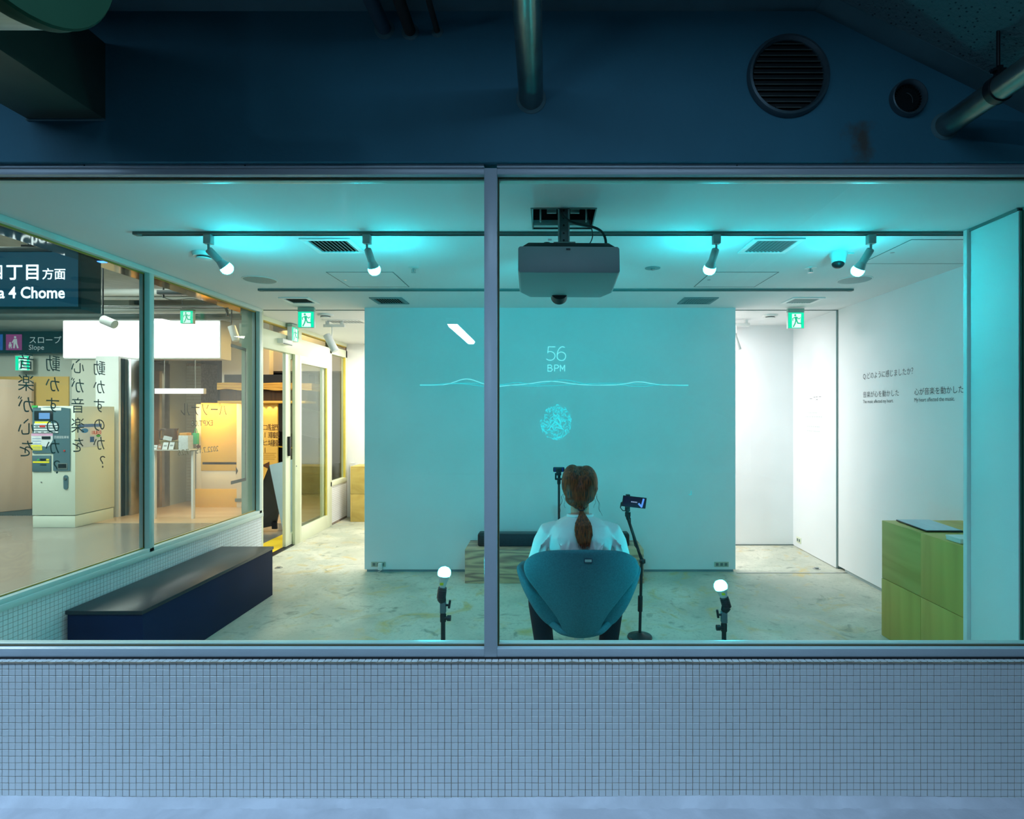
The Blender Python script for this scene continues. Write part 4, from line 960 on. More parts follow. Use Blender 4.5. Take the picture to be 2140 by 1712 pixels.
for x, y, z, r in path: rings.append([X_(x+r*math.cos(2*PI*k/24)*(1+.04*math.sin(k*3)), y+.42*r*math.sin(2*PI*k/24), z) for k in range(24)])
pt.loft(rings)
rs = random.Random(2)
for k in range(44):
    a_ = rs.uniform(-1, 1); x0 = .042*a_; l = rs.uniform(.0, .03); f = rs.uniform(-.006, .006)
    pt.tube([X_(.004+x0*.2, 2.875, .918), X_(.008+x0, 2.838+.012*abs(a_), .862), X_(.010+x0*1.05, 2.832+.01*abs(a_), .815), X_(.012+x0*.75+f, 2.838, .775), X_(.012+x0*.62+f*2, 2.842, .752+l*(.5+abs(a_)))], [.002, .0045, .0045, .003, .0012], 6)
fuse(pt, 'ponytail', hm_, ps, .0028, 1)
tp = MB()
for k in range(60):
    a_ = rs.uniform(-1, 1); x0 = .012+.030*a_; zz = rs.uniform(.735, .758)+.012*abs(a_)
    tp.tube([X_(x0, 2.842+.008*rs.random(), .79), X_(x0+.002*rs.uniform(-1, 1), 2.84, .768), X_(x0+.006*rs.uniform(-1, 1)+.004*a_, 2.838, zz)], [.0024, .002, .0004], 5)
tp.build('hair_tips', hm_, ps, smooth=True, kind='stuff')
MB().tube([X_(.002+.017*math.cos(2*PI*k/16), 2.922+.016*math.sin(2*PI*k/16), .936+.004*math.sin(2*PI*k/16)) for k in range(16)], .004, 8, closed=True).build('hair_tie', M['black'], ps, smooth=True)
for s_ in (-1, 1):
    for k in range(3):
        x = s_*(.088+.004*k)
        MB().tube([X_(x+s_*(.004*math.sin(j*.9+k*1.3+s_)+(.012+.006*k)*j/12*(1 if k else -.6)), 3.025, 1.01-.01*k-(.085+.012*k)*j/12) for j in range(13)], .0008, 5).build('loose_lock', hm_, ps, smooth=True)
    MB().tube([X_(s_*.079+.004*math.cos(2*PI*k/12), 3.03, 1.0+.010*math.sin(2*PI*k/12)) for k in range(12)], .0013, 6, closed=True).build('earring', mat('gold', (.8, .55, .2), .2, 1, noise=(9, .1)), ps, smooth=True)
    MB().ball(X_(s_*.030, 3.120, 1.047), .0125, .010, .008).build('eye', mat('eye', (.7, .7, .68), .2, noise=(9, .05)), ps, smooth=True)
    MB().ball(X_(s_*.030, 3.1265, 1.047), .006, .0045, .006).build('iris', M['black'], ps, smooth=True)
    MB().tube([X_(s_*.014, 3.128, 1.066), X_(s_*.032, 3.124, 1.070), X_(s_*.048, 3.110, 1.064)], [.002, .003, .0015], 6).build('eyebrow', hm_, ps, smooth=True)
# ================================================================ LANE IN FRONT (ducts, pipes, vents above the window)
t = thing('box_duct', (-1.79, 1.2, 2.541), 'dark green-grey square duct running into the wall at the upper left', 'duct')
MB().box(-1.932, -1.645, -1.5, 2.052, 2.541, 2.826).build('casing', M['ductg'], t, bevel=.002)
MB().box(-1.936, -1.642, 2.040, 2.052, 2.536, 2.541).build('seal_strip', M['mould'], t)
t = thing('round_duct', (-1.6, .84, 2.08), 'large round metal duct with green end cap in the upper left corner', 'duct')
MB().tube([(-.832, .84, 2.302), (-1.10, .84, 2.302)]+[(-1.10-.3*math.sin(k*PI/16), .84, 2.602-.3*math.cos(k*PI/16)) for k in range(1, 9)]+[(-1.40, .84, 2.95)], .221, 56).build('pipe', M['ducts'], t, smooth=True)
MB().lathe([(.2225, -.03), (.2245, -.022), (.2225, -.014), (.2225, .0), (.2185, .004), (.19, .003), (.02, .0), (.001, .0)], (-.832, .84, 2.302), (1, 0, 0), 64).build('end_cap', mat('green_end_cap', (.008, .045, .022), .7, noise=(6, .2), spec=.1), t, smooth=True)
def lanepipe(a, b, r, m, label, n=24, collar=True, ty='pipe'):
    t = thing(ty, a, label, 'pipe'); a = Vector(a); b = Vector(b)
    MB().cyl(a, b, r, n=n).build('tube', m, t, smooth=True)
    if collar:
        MB().lathe([(r+.012, 0), (r+.010, .004), (r, .007)], (a.x, 2.0505, a.z), (0, -1, 0), n).build('sealant_ring', M['mould'], t, smooth=True)
    return t
P0 = Vector((-.059, 2.056, 2.618)); P1 = Vector((-.062, .6, 2.86))
lanepipe(P0, P1, .045, M['pipe'], 'thick shiny metal pipe entering the wall above the mullion')
lanepipe((-.605, 2.056, 2.878), (-.66, 1.0, 2.93), .026, M['pipeblue'], 'blue-painted pipe at the top, leftmost of the three thin pipes')
lanepipe((-.509, 2.056, 2.868), (-.509, .9, 2.885), .021, M['pipedark'], 'dark wrapped pipe at the top, middle one of the three thin pipes')
lanepipe((-.408, 2.056, 2.868), (-.408, .9, 2.90), .0105, M['pipedark'], 'very thin dark pipe, right one of the three thin pipes', 14)
MB().tube([(-.635, 2.05, 2.93), (-.66, 1.6, 2.93), (-.64, 1.2, 2.94)], .006, 8).build('thin_cable', M['black'], None, smooth=True, label='thin black cable hung above the blue-painted pipe', cat='cable')
def wallvent(px, py, R, r, label, louv):
    c = U(px, py, 2.05); c.y = 2.052
    t = thing('round_vent', (c.x, 2.05, c.z-R), label, 'vent')
    F = Fr(c)
    MB().lathe([(R, 0), (R*1.0, .012), (R*.965, .024), (R*.91, .026), (r*1.02, .014), (r, .010), (r, .002)], c, (0, -1, 0), 64).build('ring', mat('vent_ring', (.075, .125, .15), .38, .2, noise=(5, .2)), t, smooth=True)
    MB().fdisc(F, 0, 0, r*1.01, .0, .003, 48).build('shaft_shade_disc', M['black'], t)  # flat black disc painted as the shaded depth behind the ring
    if louv:
        n = 12; ml = mat('louvre', (.09, .11, .10), .5, noise=(14, .4))
        for k in range(n):
            b = -r+(k+.5)*2*r/n*.98; hw = math.sqrt(max(r*r*.97-b*b, .0003))
            p = [F.p(-hw, b, .012), F.p(hw, b, .012), F.p(hw, b+.004, .012), F.p(-hw, b+.004, .012)]
            q2 = [v+Vector((0, 0, .0)) for v in (F.p(-hw, b+.006, .003), F.p(hw, b+.006, .003), F.p(hw, b+.009, .003), F.p(-hw, b+.009, .003))]
            MB().hexa([p[0], p[1], p[2], p[3], q2[0], q2[1], q2[2], q2[3]]).build('louvre', ml, t)
    else:
        MB().tube(bez(F.p(-.004, .022, .006), F.p(.015, .02, .006), F.p(.022, .0, .006), F.p(.018, -.015, .006)), .0012, 6).build('wire', M['steel'], t, smooth=True)
        fins = MB()
        for k in range(30):
            a_ = 2*PI*k/30; fins.fbox(Fr(F.p(r*.93*math.cos(a_), r*.93*math.sin(a_), 0), (math.cos(a_), 0, math.sin(a_)), (-math.sin(a_), 0, math.cos(a_))), -.005, .005, -.0008, .0008, .004, .009)
        fins.build('comb_ring', M['blackm'], t, kind='stuff')
wallvent(1646, 161, .153, .131, 'large round louvred vent on the dark wall above the right window', True)
wallvent(1895, 208, .067, .052, 'small round open vent on the dark wall right of the large one', False)
a_ = U(1972, 266, 2.056); d_ = U(2140, 150, 1.722)
t = lanepipe(a_, a_+(d_-a_)*7, .0405, M['pipe'], 'shiny metal pipe hanging at the upper right corner')
m1 = a_+(d_-a_)*.717; ax = (d_-a_).normalized()
hg = thing('pipe_hanger', m1, 'black rod and clamp holding the pipe at the upper right', 'hanger')
MB().lathe([(.0405, -.014), (.0455, -.012), (.0455, .012), (.0405, .014)], m1, ax, 28).build('clamp', M['blackm'], hg, smooth=True)
MB().box(m1.x-.008, m1.x+.008, m1.y-.012, m1.y+.012, m1.z+.035, m1.z+.075).box(m1.x-.02, m1.x+.02, m1.y-.010, m1.y+.010, m1.z+.058, m1.z+.068).build('bracket', M['blackm'], hg, bevel=.001)
MB().cyl(m1+Vector((0, 0, .06)), m1+Vector((0, 0, .40)), .0055).build('rod', M['blackm'], hg, smooth=True)
# lamp fitting behind the viewer that mirrors in the glass
t = thing('ceiling_lamp', (-1.50, -5.6, 2.80), 'long fluorescent lamp on the lane ceiling', 'lamp')
MB().box(-1.60, -1.40, -6.7, -4.5, 2.85, 2.947).build('housing', M['whitep'], t, bevel=.005)
MB().hexa([(-1.58, -6.68, 2.85), (-1.42, -6.68, 2.85), (-1.42, -4.52, 2.85), (-1.58, -4.52, 2.85), (-1.55, -6.66, 2.80), (-1.45, -6.66, 2.80), (-1.45, -4.54, 2.80), (-1.55, -4.54, 2.80)]).build('diffuser', lamp('fluorescent_diffuser', (.42, .75, 1), 120), t, bevel=.006)
# ================================================================ PASSAGE ON THE LEFT
wallp = mat('grey_green_panel', (.52, .55, .48), .55, noise=(3, .08)); S('wall_passage_back', MB().box(-12, -6.3, 8.3, 8.4, 0, 3.2), wallp)
S('ceiling_passage', MB().box(-12, -2.93, 2.06, 13, 3.15, 3.25), mat('passage_ceiling', (.42, .44, .40), .8, noise=(9, .15), bump=(40, .2)))
S('wall_passage_end', MB().box(-12, -2.0, 12.9, 13, 0, 3.2), mat('painted_dark_car_park', (.012, .012, .014), .7, noise=(2, .5)))  # near-black colour stands in for the unlit car park beyond
S('wall_passage_left', MB().box(-12.1, -12, 2, 13, 0, 3.2), wallp)
# big suspended direction sign
t = thing('direction_sign', (-3.5, 3.65, 2.12), 'large dark hanging direction sign with glowing white lettering at the upper left', 'sign')
dk = mat('dark_sign_box', (.006, .028, .036), .65, noise=(3, .2), spec=.2)
MB().box(-4.6, -3.041, 3.592, 3.755, 2.123, 2.512).build('housing', dk, t, bevel=.003)
MB().box(-4.6, -3.06, 3.586, 3.592, 2.14, 2.495).build('face_panel', mat('dark_blue_face', (.012, .045, .075), .25, emit=(.01, .08, .14), es=.6, noise=(3, .1)), t)
MB().box(-4.6, -3.041, 3.58, 3.60, 2.50, 2.528).build('top_cap', M['steel'], t, bevel=.002)
F = Fr((0, 3.586, 0)); gw = lamp('glowing_lettering', (.72, .9, 1), 2.2)
def sx_(px): return (px-1143)*3.586/1150
def sz_(py): return 1.45-(py-862)*3.586/1150
for g_c, g_p in (('四', 8), ('丁', 48.5), ('目', 86)): text(g_c, F, .113, gw, 'main_lettering', t, sx_(g_p), sz_(582), align='RIGHT', off=.006 if g_c == '四' else .018)
text('方面', F, .078, gw, 'small_lettering', t, sx_(138), sz_(582), align='RIGHT', off=.012)
text('Ginza 4 Chome', F, .104, gw, 'english_lettering', t, sx_(136), sz_(623), align='RIGHT', off=.02, sx=.93)
for x in (-3.45, -4.2): MB().cyl((x, 3.67, 2.51), (x, 3.67, 3.15), .012).box(x-.03, x+.03, 3.64, 3.70, 2.528, 2.56).build('hanger_rod', M['blackm'], t)
# glowing light box
t = thing('light_box', (-6.0, 8.1, 2.22), 'long blank white light box glowing above the passage', 'light box')
MB().box(-7.045, -4.75, 8.02, 8.28, 2.228, 2.80).build('casing', M['whitep'], t, bevel=.004)
MB().box(-7.04, -4.77, 8.008, 8.02, 2.25, 2.78).build('face', lamp('light_box_face', (.97, 1, 1), 3.2), t)
# slope sign
t = thing('slope_sign', (-7.6, 8.2, 2.3), 'dark hanging sign with a purple pram pictogram beside the light box', 'sign')
MB().box(-9.6, -7.06, 8.17, 8.27, 2.335, 2.655).build('panel', dk, t, bevel=.003)
F = Fr((0, 8.169, 0)); k8 = 8.17/1150
def s8(px, py): return ((px-1143)*k8, 1.45-(py-862)*k8)
pw = lamp('pale_sign_print', (.6, .75, .75), .55)
MB().fbox(F, *[s8(13, 0)[0], s8(46, 0)[0], s8(0, 732)[1], s8(0, 699)[1]], 0, .004).build('purple_square', lamp('purple_square', (.35, .04, .25), .55), t, bevel=.001)
MB().fbox(F, s8(-27, 0)[0], s8(6, 0)[0], s8(0, 732)[1], s8(0, 699)[1], 0, .004).build('blue_square', lamp('blue_square', (.02, .12, .5), .6), t, bevel=.001)
pc = MB(); g8 = lambda L: [s8(*p) for p in L]
pc.fdisc(F, *s8(32.5, 705), .016, .004, .007).fpoly(F, g8([(29, 719), (30, 708.5), (36, 708.5), (37, 719)]), .004, .007)
pc.fstroke(F, g8([(31, 718), (30, 727)]), .022, .004, .007).fstroke(F, g8([(35, 718), (38, 727)]), .022, .004, .007).fstroke(F, g8([(30.5, 710), (26.5, 716)]), .014, .004, .007)
pc.fdisc(F, *s8(22, 717), .012, .004, .007).fpoly(F, g8([(19, 725), (19.5, 719), (25, 719), (25, 725)]), .004, .007).fdisc(F, *s8(20.5, 727), .009, .004, .007).fdisc(F, *s8(24.5, 727), .009, .004, .007)
pc.build('pram_pictogram', pw, t)
text('スロープ', F, .122, pw, 'sign_lettering', t, s8(60, 0)[0], s8(0, 717)[1])
text('Slope', F, .105, pw, 'english_lettering', t, s8(60, 0)[0], s8(0, 731)[1])
# exit signs of the passage
G_ = Fr((U(47, 742, 8.15).x, 8.15, U(47, 742, 8.15).z))
exit_sign(G_, .22, 'green exit sign below the dark slope sign at the far left', .012, .05)
G_ = Fr((U(390, 646, 7.2).x, 7.2, U(390, 646, 7.2).z))
exit_sign(G_, .17, 'green exit sign hanging over the light box behind the second left pane', .02, .05)
# beige door in an orange recess
S('wall_passage_recess', MB().box(-8.6, -7.2, 8.285, 8.30, .0, 1.99), mat('orange_recess', (.75, .48, .13), .6, noise=(2, .1)))
t = thing('passage_door', (-8.1, 8.1, 0), 'beige door standing ajar beside the ticket machine', 'door')
bd = wood('beige_door', (.66, .46, .33), (.60, .41, .29), 3, .5, (1, 1, .1), 4)
q0, q1 = U(-30, 1075, 7.83), U(66, 1064, 8.2)
MB().hexa([(q0.x, q0.y, .01), (q1.x, q1.y, .01), (q1.x, q1.y+.04, .01), (q0.x, q0.y+.04, .01), (q0.x, q0.y, 1.93), (q1.x, q1.y, 1.93), (q1.x, q1.y+.04, 1.93), (q0.x, q0.y+.04, 1.93)]).build('leaf', bd, t, bevel=.003)
gt = MB()
for k in range(22): gt.box(-8.0+k*.035, -7.985+k*.035, 7.75, 8.2, .0, .006)
th = thing('floor_grating', (-7.6, 8.0, 0), 'narrow floor grating beside the ticket machine', 'grating'); gt.build('bars', M['grille'], th, kind='stuff')
# ticket machine
t = thing('ticket_machine', (-6.2, 7.25, 0), 'pale green card vending machine with grey control panel', 'ticket machine')
D = 6.92; k6 = D/1150
mx0, mx1 = (67-1143)*k6, (157-1143)*k6
body = mat('pale_green_cabinet', (.70, .78, .66), .4, noise=(3, .04))
MB().box(mx0, mx1, D, 7.55, .155, 1.53).build('cabinet', body, t, bevel=.006)
MB().box(mx0+.004, mx1-.004, D+.004, 7.54, .0, .145).build('plinth', body, t, bevel=.003)
F = Fr((0, D-.001, 0))
def mz(px, py): return ((px-1143)*k6, 1.45-(py-862)*k6)
def mrect(mb, x0, y0, x1, y1, c0=0, c1=.004):
    a = mz(x0, y1); b_ = mz(x1, y0); return mb.fbox(F, a[0], b_[0], a[1], b_[1], c0, c1)
pg = mat('blue_grey_panel', (.085, .16, .19), .4, noise=(4, .1))
p_ = MB(); pts = [mz(x, y) for x, y in ((69.5, 854), (147.5, 854), (147.5, 984), (113, 984), (113, 949), (109, 947), (70, 947))]
p_.fpoly(F, list(reversed(pts)), 0, .012)
pt_ = [mz(69.5, 854)]+[mz(70+78*i/10, 854-3.5*math.sin(PI*i/10)) for i in range(1, 10)]+[mz(147.5, 854)]
p_.fpoly(F, list(reversed(pt_)), 0, .012).build('control_panel', pg, t)
mrect(MB(), 69, 952, 107.5, 986, 0, .012).build('card_panel', pg, t, bevel=.003)
mrect(MB(), 74, 859, 113, 878.5, .012, .016).build('display_bezel', M['black'], t, bevel=.001)
mrect(MB(), 84, 863, 106.5, 876, .016, .018).build('display', lamp('blue_display', (.22, .5, 1), .9), t)
mrect(MB(), 88, 852.3, 130, 858, .012, .015).build('title_plate', M['whitep'], t)
text('プリペイドカード販売機', Fr((0, D-.0145, 0)), .030, M['ink'], 'title_lettering', t, mz(89.5, 0)[0], mz(0, 857.2)[1], sx=.76)
yl = mat('yellow_sticker', (.85, .75, .03), .5, noise=(20, .1)); rd = mat('red_sticker', (.6, .04, .03), .5, noise=(20, .1)); pk = mat('pink_sticker', (.75, .4, .6), .5, noise=(20, .1)); ws = mat('white_sticker', (.72, .78, .8), .5, noise=(30, .15)); gn = mat('green_sticker', (.05, .45, .1), .5, noise=(20, .1))
mrect(MB(), 75, 881, 107, 885, .012, .014).build('yellow_notice', yl, t)
for y in (885, 890.5, 896, 901.5): mrect(MB(), 74, y, 124 if y > 886 else 122, y+3.6, .012, .020).build('button_row', ws, t, bevel=.001)
mrect(MB(), 86, 889, 98, 893, .020, .023).build('red_button', rd, t)
bs = MB()
for y in (891.5, 902.5):
    for x in (77, 89, 101, 113): mrect(bs, x, y, x+6, y+1.4, .020, .0215)
bs.build('button_label', M['ink'], t)
p_ = MB(); p_.fpoly(F, [mz(*q_) for q_ in ((67.5, 930), (95, 933), (100, 935), (106, 930), (112.5, 920), (112.5, 906), (67.5, 906))], .012, .014); p_.build('notice_sheet', ws, t)
mrect(MB(), 68, 906, 112.5, 911, .014, .015).build('pink_band', pk, t)
mrect(MB(), 67.3, 930, 90, 941, .012, .0145).build('yellow_notice', yl, t)
mrect(MB(), 90, 912, 108, 918, .015, .018).build('coin_slot_plate', M['black'], t)
ls = MB()
for y in (916, 921.5, 927): mrect(ls, 70, y, 88, y+1.2, .0141, .015)
for y in (934, 938): mrect(ls, 70, y, 87, y+1.1, .0146, .0152)
ls.build('notice_line', mat('faint_blue_print', (.2, .3, .5), .6, noise=(20, .1)), t)
text('西銀座駐車場', Fr((0, D-.013, 0)), .036, ws, 'panel_lettering', t, mz(115, 0)[0], mz(0, 916)[1], sx=.86)
MB().fdisc(F, *mz(137, 942), .010, .012, .02).build('red_light', rd, t)
mrect(MB(), 122, 968, 143, 981, .012, .016).build('card_tray_frame', M['rail'], t, bevel=.001); mrect(MB(), 124, 969.5, 141, 978, .016, .018).build('card_tray', M['black'], t)
mrect(MB(), 71, 964, 105, 967.6, .012, .0145).build('yellow_notice', yl, t); mrect(MB(), 86, 958.5, 100, 962.5, .012, .015).build('card_slot', M['black'], t)
mrect(MB(), 99, 959, 105, 962.5, .0125, .0155).build('yellow_tab', yl, t); mrect(MB(), 86, 970.5, 99, 972.5, .012, .014).build('card_slot', M['black'], t)
MB().fdisc(F, *mz(82, 961), .012, .012, .016).build('green_light', gn, t); mrect(MB(), 68, 847.5, 79, 852, 0, .010).build('green_tab', gn, t)
MB().fpoly(F, [mz(138.5+5.2*math.cos(a2)*.9, 1008+(10 if math.sin(a2) < 0 else -10)-5*math.sin(a2)) for a2 in [2*PI*i/20 for i in range(20)]], 0, .010).build('lock_plate', pg, t)
MB().fdisc(F, *mz(138.5, 1000), .016, .010, .02).build('lock', M['steel'], t); MB().fdisc(F, *mz(87, 1008), .008, 0, .004).build('keyhole', M['steel'], t)
# notice on its side and one above it
t = thing('price_poster', (mx1+.002, 7.2, 1.0), 'blue and white price poster reading 18,810 on the side of the machine', 'poster')
FS = Fr((mx1+.001, 0, 0), (0, 1, 0), (0, 0, 1))
def yd(px): return (mx1)*1150/(px-1143)
ya, yb = yd(164), yd(212); zt_, zb_ = 1.45-(886-862)*7.15/1150, 1.45-(934-862)*7.15/1150
MB().fbox(FS, ya, yb, zb_, zt_, 0, .002).build('sheet', mat('pale_blue_paper', (.62, .72, .8), .6, noise=(9, .15)), t)
MB().fbox(FS, ya, yb, zt_-.04, zt_, .002, .003).build('blue_band', mat('blue_print', (.12, .25, .6), .6, noise=(60, .4)), t)
MB().fbox(FS, sm(ya, yb, .48), sm(ya, yb, .98), zt_-.15, zt_-.05, .002, .003).build('price_box', mat('pale_paper', (.78, .74, .7), .6, noise=(9, .1)), t)
text('18,810', FS, .062, rd, 'price_lettering', t, sm(ya, yb, .53), zt_-.135, c=.003, sx=.95, off=.02)
MB().fdisc(FS, sm(ya, yb, .25), zt_-.085, .055, .002, .003, 20, .03).build('blue_oval', mat('blue_oval', (.03, .25, .6), .6, noise=(9, .1)), t)
MB().fbox(FS, sm(ya, yb, .48), sm(ya, yb, .66), zb_+.06, zb_+.13, .002, .003).build('blue_block', mat('blue_print2', (.02, .14, .45), .6, noise=(60, .4)), t)
MB().fdisc(FS, sm(ya, yb, .85), zb_+.14, .035, .002, .003, 18, .02).build('green_oval', gn, t)
t = thing('paper_notice', (U(118, 845, 8.2).x, 8.2, 1.5), 'white paper notice on the wall above the card vending machine', 'poster')
FN = Fr((0, 8.298, 0)); k9 = 8.3/1150
a = ((94-1143)*k9, 1.45-(845-862)*k9); b_ = ((141-1143)*k9, 1.45-(814-862)*k9)
MB().fbox(FN, a[0], b_[0], a[1], b_[1], 0, .003).build('sheet', mat('white_paper', (.78, .82, .84), .6, noise=(9, .1)), t)
ln = MB()
for k in range(6): ln.fbox(FN, a[0]+.02, b_[0]-.03-.05*(k % 3), b_[1]-.03-k*.034, b_[1]-.022-k*.034, .003, .004)
ln.build('text_lines', mat('blue_grey_print', (.25, .35, .45), .6, noise=(9, .1)), t)
# panels, pilaster, lift
S('wall_passage_column', MB().box(-6.95, -6.2, 8.05, 8.3, 0, 2.228), mat('cream_panel', (.66, .66, .56), .5, noise=(3, .05)))
S('wall_passage_pilaster', MB().box(-6.25, -5.93, 7.62, 8.05, 0, 2.228), M['whitep'], bevel=.004)
S('trim_16', MB().box(-5.95, -5.915, 7.66, 7.72, 0, 2.2), M['blackm'])
t = thing('lift_door', (-5.88, 8.1, 0), 'bronze lift door with pale steel frame in the passage', 'door')
brz = mat('bronze_lift_door', (.75, .50, .27), .22, .85, noise=(1.2, .35), scale3=(1, 1, .4))
MB().box(-5.95, -5.85, 7.74, 7.90, 0, 2.2).build('frame_post', M['steel'], t, bevel=.003)
MB().box(-5.97, -5.89, 7.90, 8.42, .01, 2.08).build('door_leaf', brz, t)
MB().box(-5.95, -5.85, 8.42, 8.54, 0, 2.2).build('frame_post', M['steel'], t, bevel=.003)
MB().box(-5.95, -5.85, 7.90, 8.42, 2.08, 2.2).build('frame_head', M['steel'], t, bevel=.003)
S('wall_passage_lift', MB().box(-6.0, -5.87, 8.54, 9.35, 0, 2.6), mat('grey_lift_wall', (.50, .54, .50), .35, noise=(3, .1)))
bk = S('wall_passage_brick', MB().box(-5.87, -5.63, 8.96, 9.40, 0, 2.25), M['grout'])
bm_ = MB(); FB = Fr((-5.87, 8.9585, 0))
for r in range(44):
    for c in range(2): tile_v(bm_, FB, .06+c*.12, .03+r*.05, .116, .046, .006)
bm_.build('brick', mat('grey_brick_tile', (.5, .5, .42), .5, noise=(6, .12)), bk, kind='stuff')
for y, z0, z1 in ((8.0, 0, 0),):
    pass
# horizontal glare panel (lit strip light over the counter)
t = thing('strip_light', (-5.6, 8.05, 1.72), 'bright horizontal strip light behind the second left pane', 'lamp')
MB().box(-5.72, -5.0, 8.02, 8.08, 1.72, 1.80).build('housing', M['whitep'], t, bevel=.003)
for x in (-5.6, -5.15): MB().cyl((x, 8.06, 1.80), (x, 8.06, 2.23), .006).build('hanger', M['steel'], t)
MB().box(-5.71, -5.01, 8.012, 8.02, 1.725, 1.795).build('diffuser', lamp('strip_diffuser', (.97, .97, 1), 2.6), t)
# coffee counter with pitcher and cards
t = thing('wall_shelf', (-5.0, 7.6, .96), 'thin display shelf behind the second left window pane', 'shelf')
yS = 7.5; kS = yS/1150
def sP(px, py): return Vector(((px-1143)*kS, yS, 1.45-(py-862)*kS))
a = sP(318, 941); b_ = sP(409, 938)
MB().box(a.x, b_.x, yS-.12, yS+.12, a.z, a.z+.012).build('board', mat('grey_shelf', (.5, .5, .45), .5, noise=(9, .1)), t, bevel=.002)
MB().box(b_.x-.05, b_.x-.02, yS-.02, yS+.02, 0, a.z).box(a.x+.02, a.x+.05, yS-.02, yS+.02, 0, a.z).build('post', mat('white_post', (.75, .75, .72), .5, noise=(9, .05)), t, bevel=.002)
zs = a.z+.012
t = thing('display_stand', (sP(358, 930).x, yS, zs), 'low wooden riser on the display shelf under the brown pitcher', 'stand')
MB().box(sP(341, 0).x, sP(376, 0).x, yS-.05, yS+.08, zs, zs+.105).box(sP(339, 0).x, sP(378, 0).x, yS-.06, yS+.09, zs+.105, zs+.125).build('riser', mat('olive_wood', (.30, .24, .10), .5, noise=(5, .2)), t, bevel=.002)
c0_ = sP(357, 913); zk = zs+.127
t = thing('pitcher', (c0_.x, yS+.01, zk), 'brown pitcher with a big square handle on the display shelf', 'pitcher')
br_ = mat('brown_enamel', (.10, .05, .02), .35, noise=(5, .3))
MB().lathe([(.055, 0), (.078, .01), (.082, .05), (.078, .11), (.070, .155), (.066, .155), (.072, .10)], (c0_.x, yS+.01, zk), n=28).build('jug', br_, t, smooth=True)
MB().tube([(c0_.x-.07, yS+.01, zk+.145), (c0_.x-.13, yS+.01, zk+.15), (c0_.x-.158, yS+.01, zk+.13), (c0_.x-.165, yS+.01, zk+.03), (c0_.x-.14, yS+.01, zk-.0+.01), (c0_.x-.075, yS+.01, zk+.02)], .013, 12).build('handle', br_, t, smooth=True)
MB().hexa([(c0_.x+.055, yS-.015, zk+.12), (c0_.x+.075, yS-.005, zk+.12), (c0_.x+.075, yS+.025, zk+.12), (c0_.x+.055, yS+.035, zk+.12), (c0_.x+.06, yS-.015, zk+.155), (c0_.x+.10, yS+.0, zk+.157), (c0_.x+.10, yS+.02, zk+.157), (c0_.x+.06, yS+.035, zk+.155)]).build('spout', br_, t, bevel=.002)
cw = mat('white_card', (.72, .76, .76), .5, noise=(40, .2)); cb = mat('brown_card', (.35, .14, .06), .5, noise=(20, .2)); co_ = mat('orange_card', (.85, .40, .08), .5, noise=(20, .1))
gcd = 'small cards on the display shelf'
for px, wd, ht, tl, m_, lb in ((331, .075, .062, .10, cw, 'white card lying nearest the left mullion on the display shelf'), (342, .05, .07, .0, cb, 'small brown card between white cards on the display shelf'),
        (353, .07, .10, .12, cw, 'white folded card with a round mark, middle of the display shelf'), (366, .065, .11, .22, cw, 'white card leaning to the right on the display shelf')):
    p = sP(px, 0); y0 = yS-.085
    tt = thing('display_card', (p.x, y0, zs), lb, 'card', gcd)
    F = Fr((p.x, y0, zs+.002), (1, 0, 0), (tl, .35, 1)); F.u = (F.u-F.r*F.u.dot(F.r)).normalized(); F.n = F.r.cross(F.u)
    MB().fbox(F, -wd/2, wd/2, 0, ht, 0, .004).build('sheet', m_, tt)
    MB().fbox(F, -wd*.3, wd*.3, ht*.42, ht*.6, .004, .005).build('print', M['rail'] if m_ is cw else cw, tt)
p = sP(357, 908); tt = thing('display_card', (p.x, yS-.1, zk), 'white card leaning in front of the brown pitcher', 'card', gcd)
MB().fbox(Fr((p.x, yS-.075, zk), (1, 0, -.2), (.3, 0, 1)), -.055, .06, 0, .055, 0, .004).build('sheet', cw, tt)
p = sP(387, 0); tt = thing('paper_stack', (p.x, yS, zs), 'orange-topped white paper stack at the right end of the display shelf', 'stack')
MB().box(p.x-.06, p.x+.07, yS-.05, yS+.06, zs, zs+.19).build('paper', cw, tt, bevel=.002); MB().box(p.x-.05, p.x+.05, yS-.045, yS+.05, zs+.19, zs+.225).build('orange_box', co_, tt, bevel=.002)
# orange coffee kiosk
og = mat('orange_board', (.88, .50, .09), .6, noise=(2, .06)); cr2 = mat('pale_board', (.85, .72, .55), .6, noise=(2, .05))
k84 = 8.4/1150
def kP(px, py): return ((px-1143)*k84, 1.45-(py-862)*k84)
t = thing('coffee_kiosk', (-5.0, 8.7, 0), 'orange and cream lit coffee kiosk front in the passage', 'kiosk')
a = kP(408, 842); b_ = kP(496, 842)
MB().box(kP(420, 0)[0], b_[0], 8.4, 8.5, .56, a[1]).build('orange_panel', og, t, bevel=.002)
MB().box(kP(408, 0)[0], kP(420, 0)[0], 8.42, 8.5, .0, a[1]-.02).build('cream_post', cr2, t, bevel=.002)
MB().box(kP(496, 0)[0], kP(530, 0)[0], 8.38, 8.5, .0, a[1]).build('cream_panel', cr2, t, bevel=.002)
MB().box(kP(420, 0)[0], kP(496, 0)[0], 8.41, 8.5, .28, .56).build('lower_panel', cr2, t, bevel=.002)
MB().box(kP(423, 0)[0], kP(494, 0)[0], 8.40, 8.41, .655, .69).build('grey_bar', M['rail'], t)
MB().box(kP(408, 0)[0], kP(530, 0)[0], 8.40, 8.6, .0, .28).build('base_panel', og, t, bevel=.002)
MB().box(kP(494, 0)[0], kP(530, 0)[0], 8.36, 8.38, .09, .14).build('grey_bar', M['rail'], t)
FK = Fr((0, 8.379, 0))
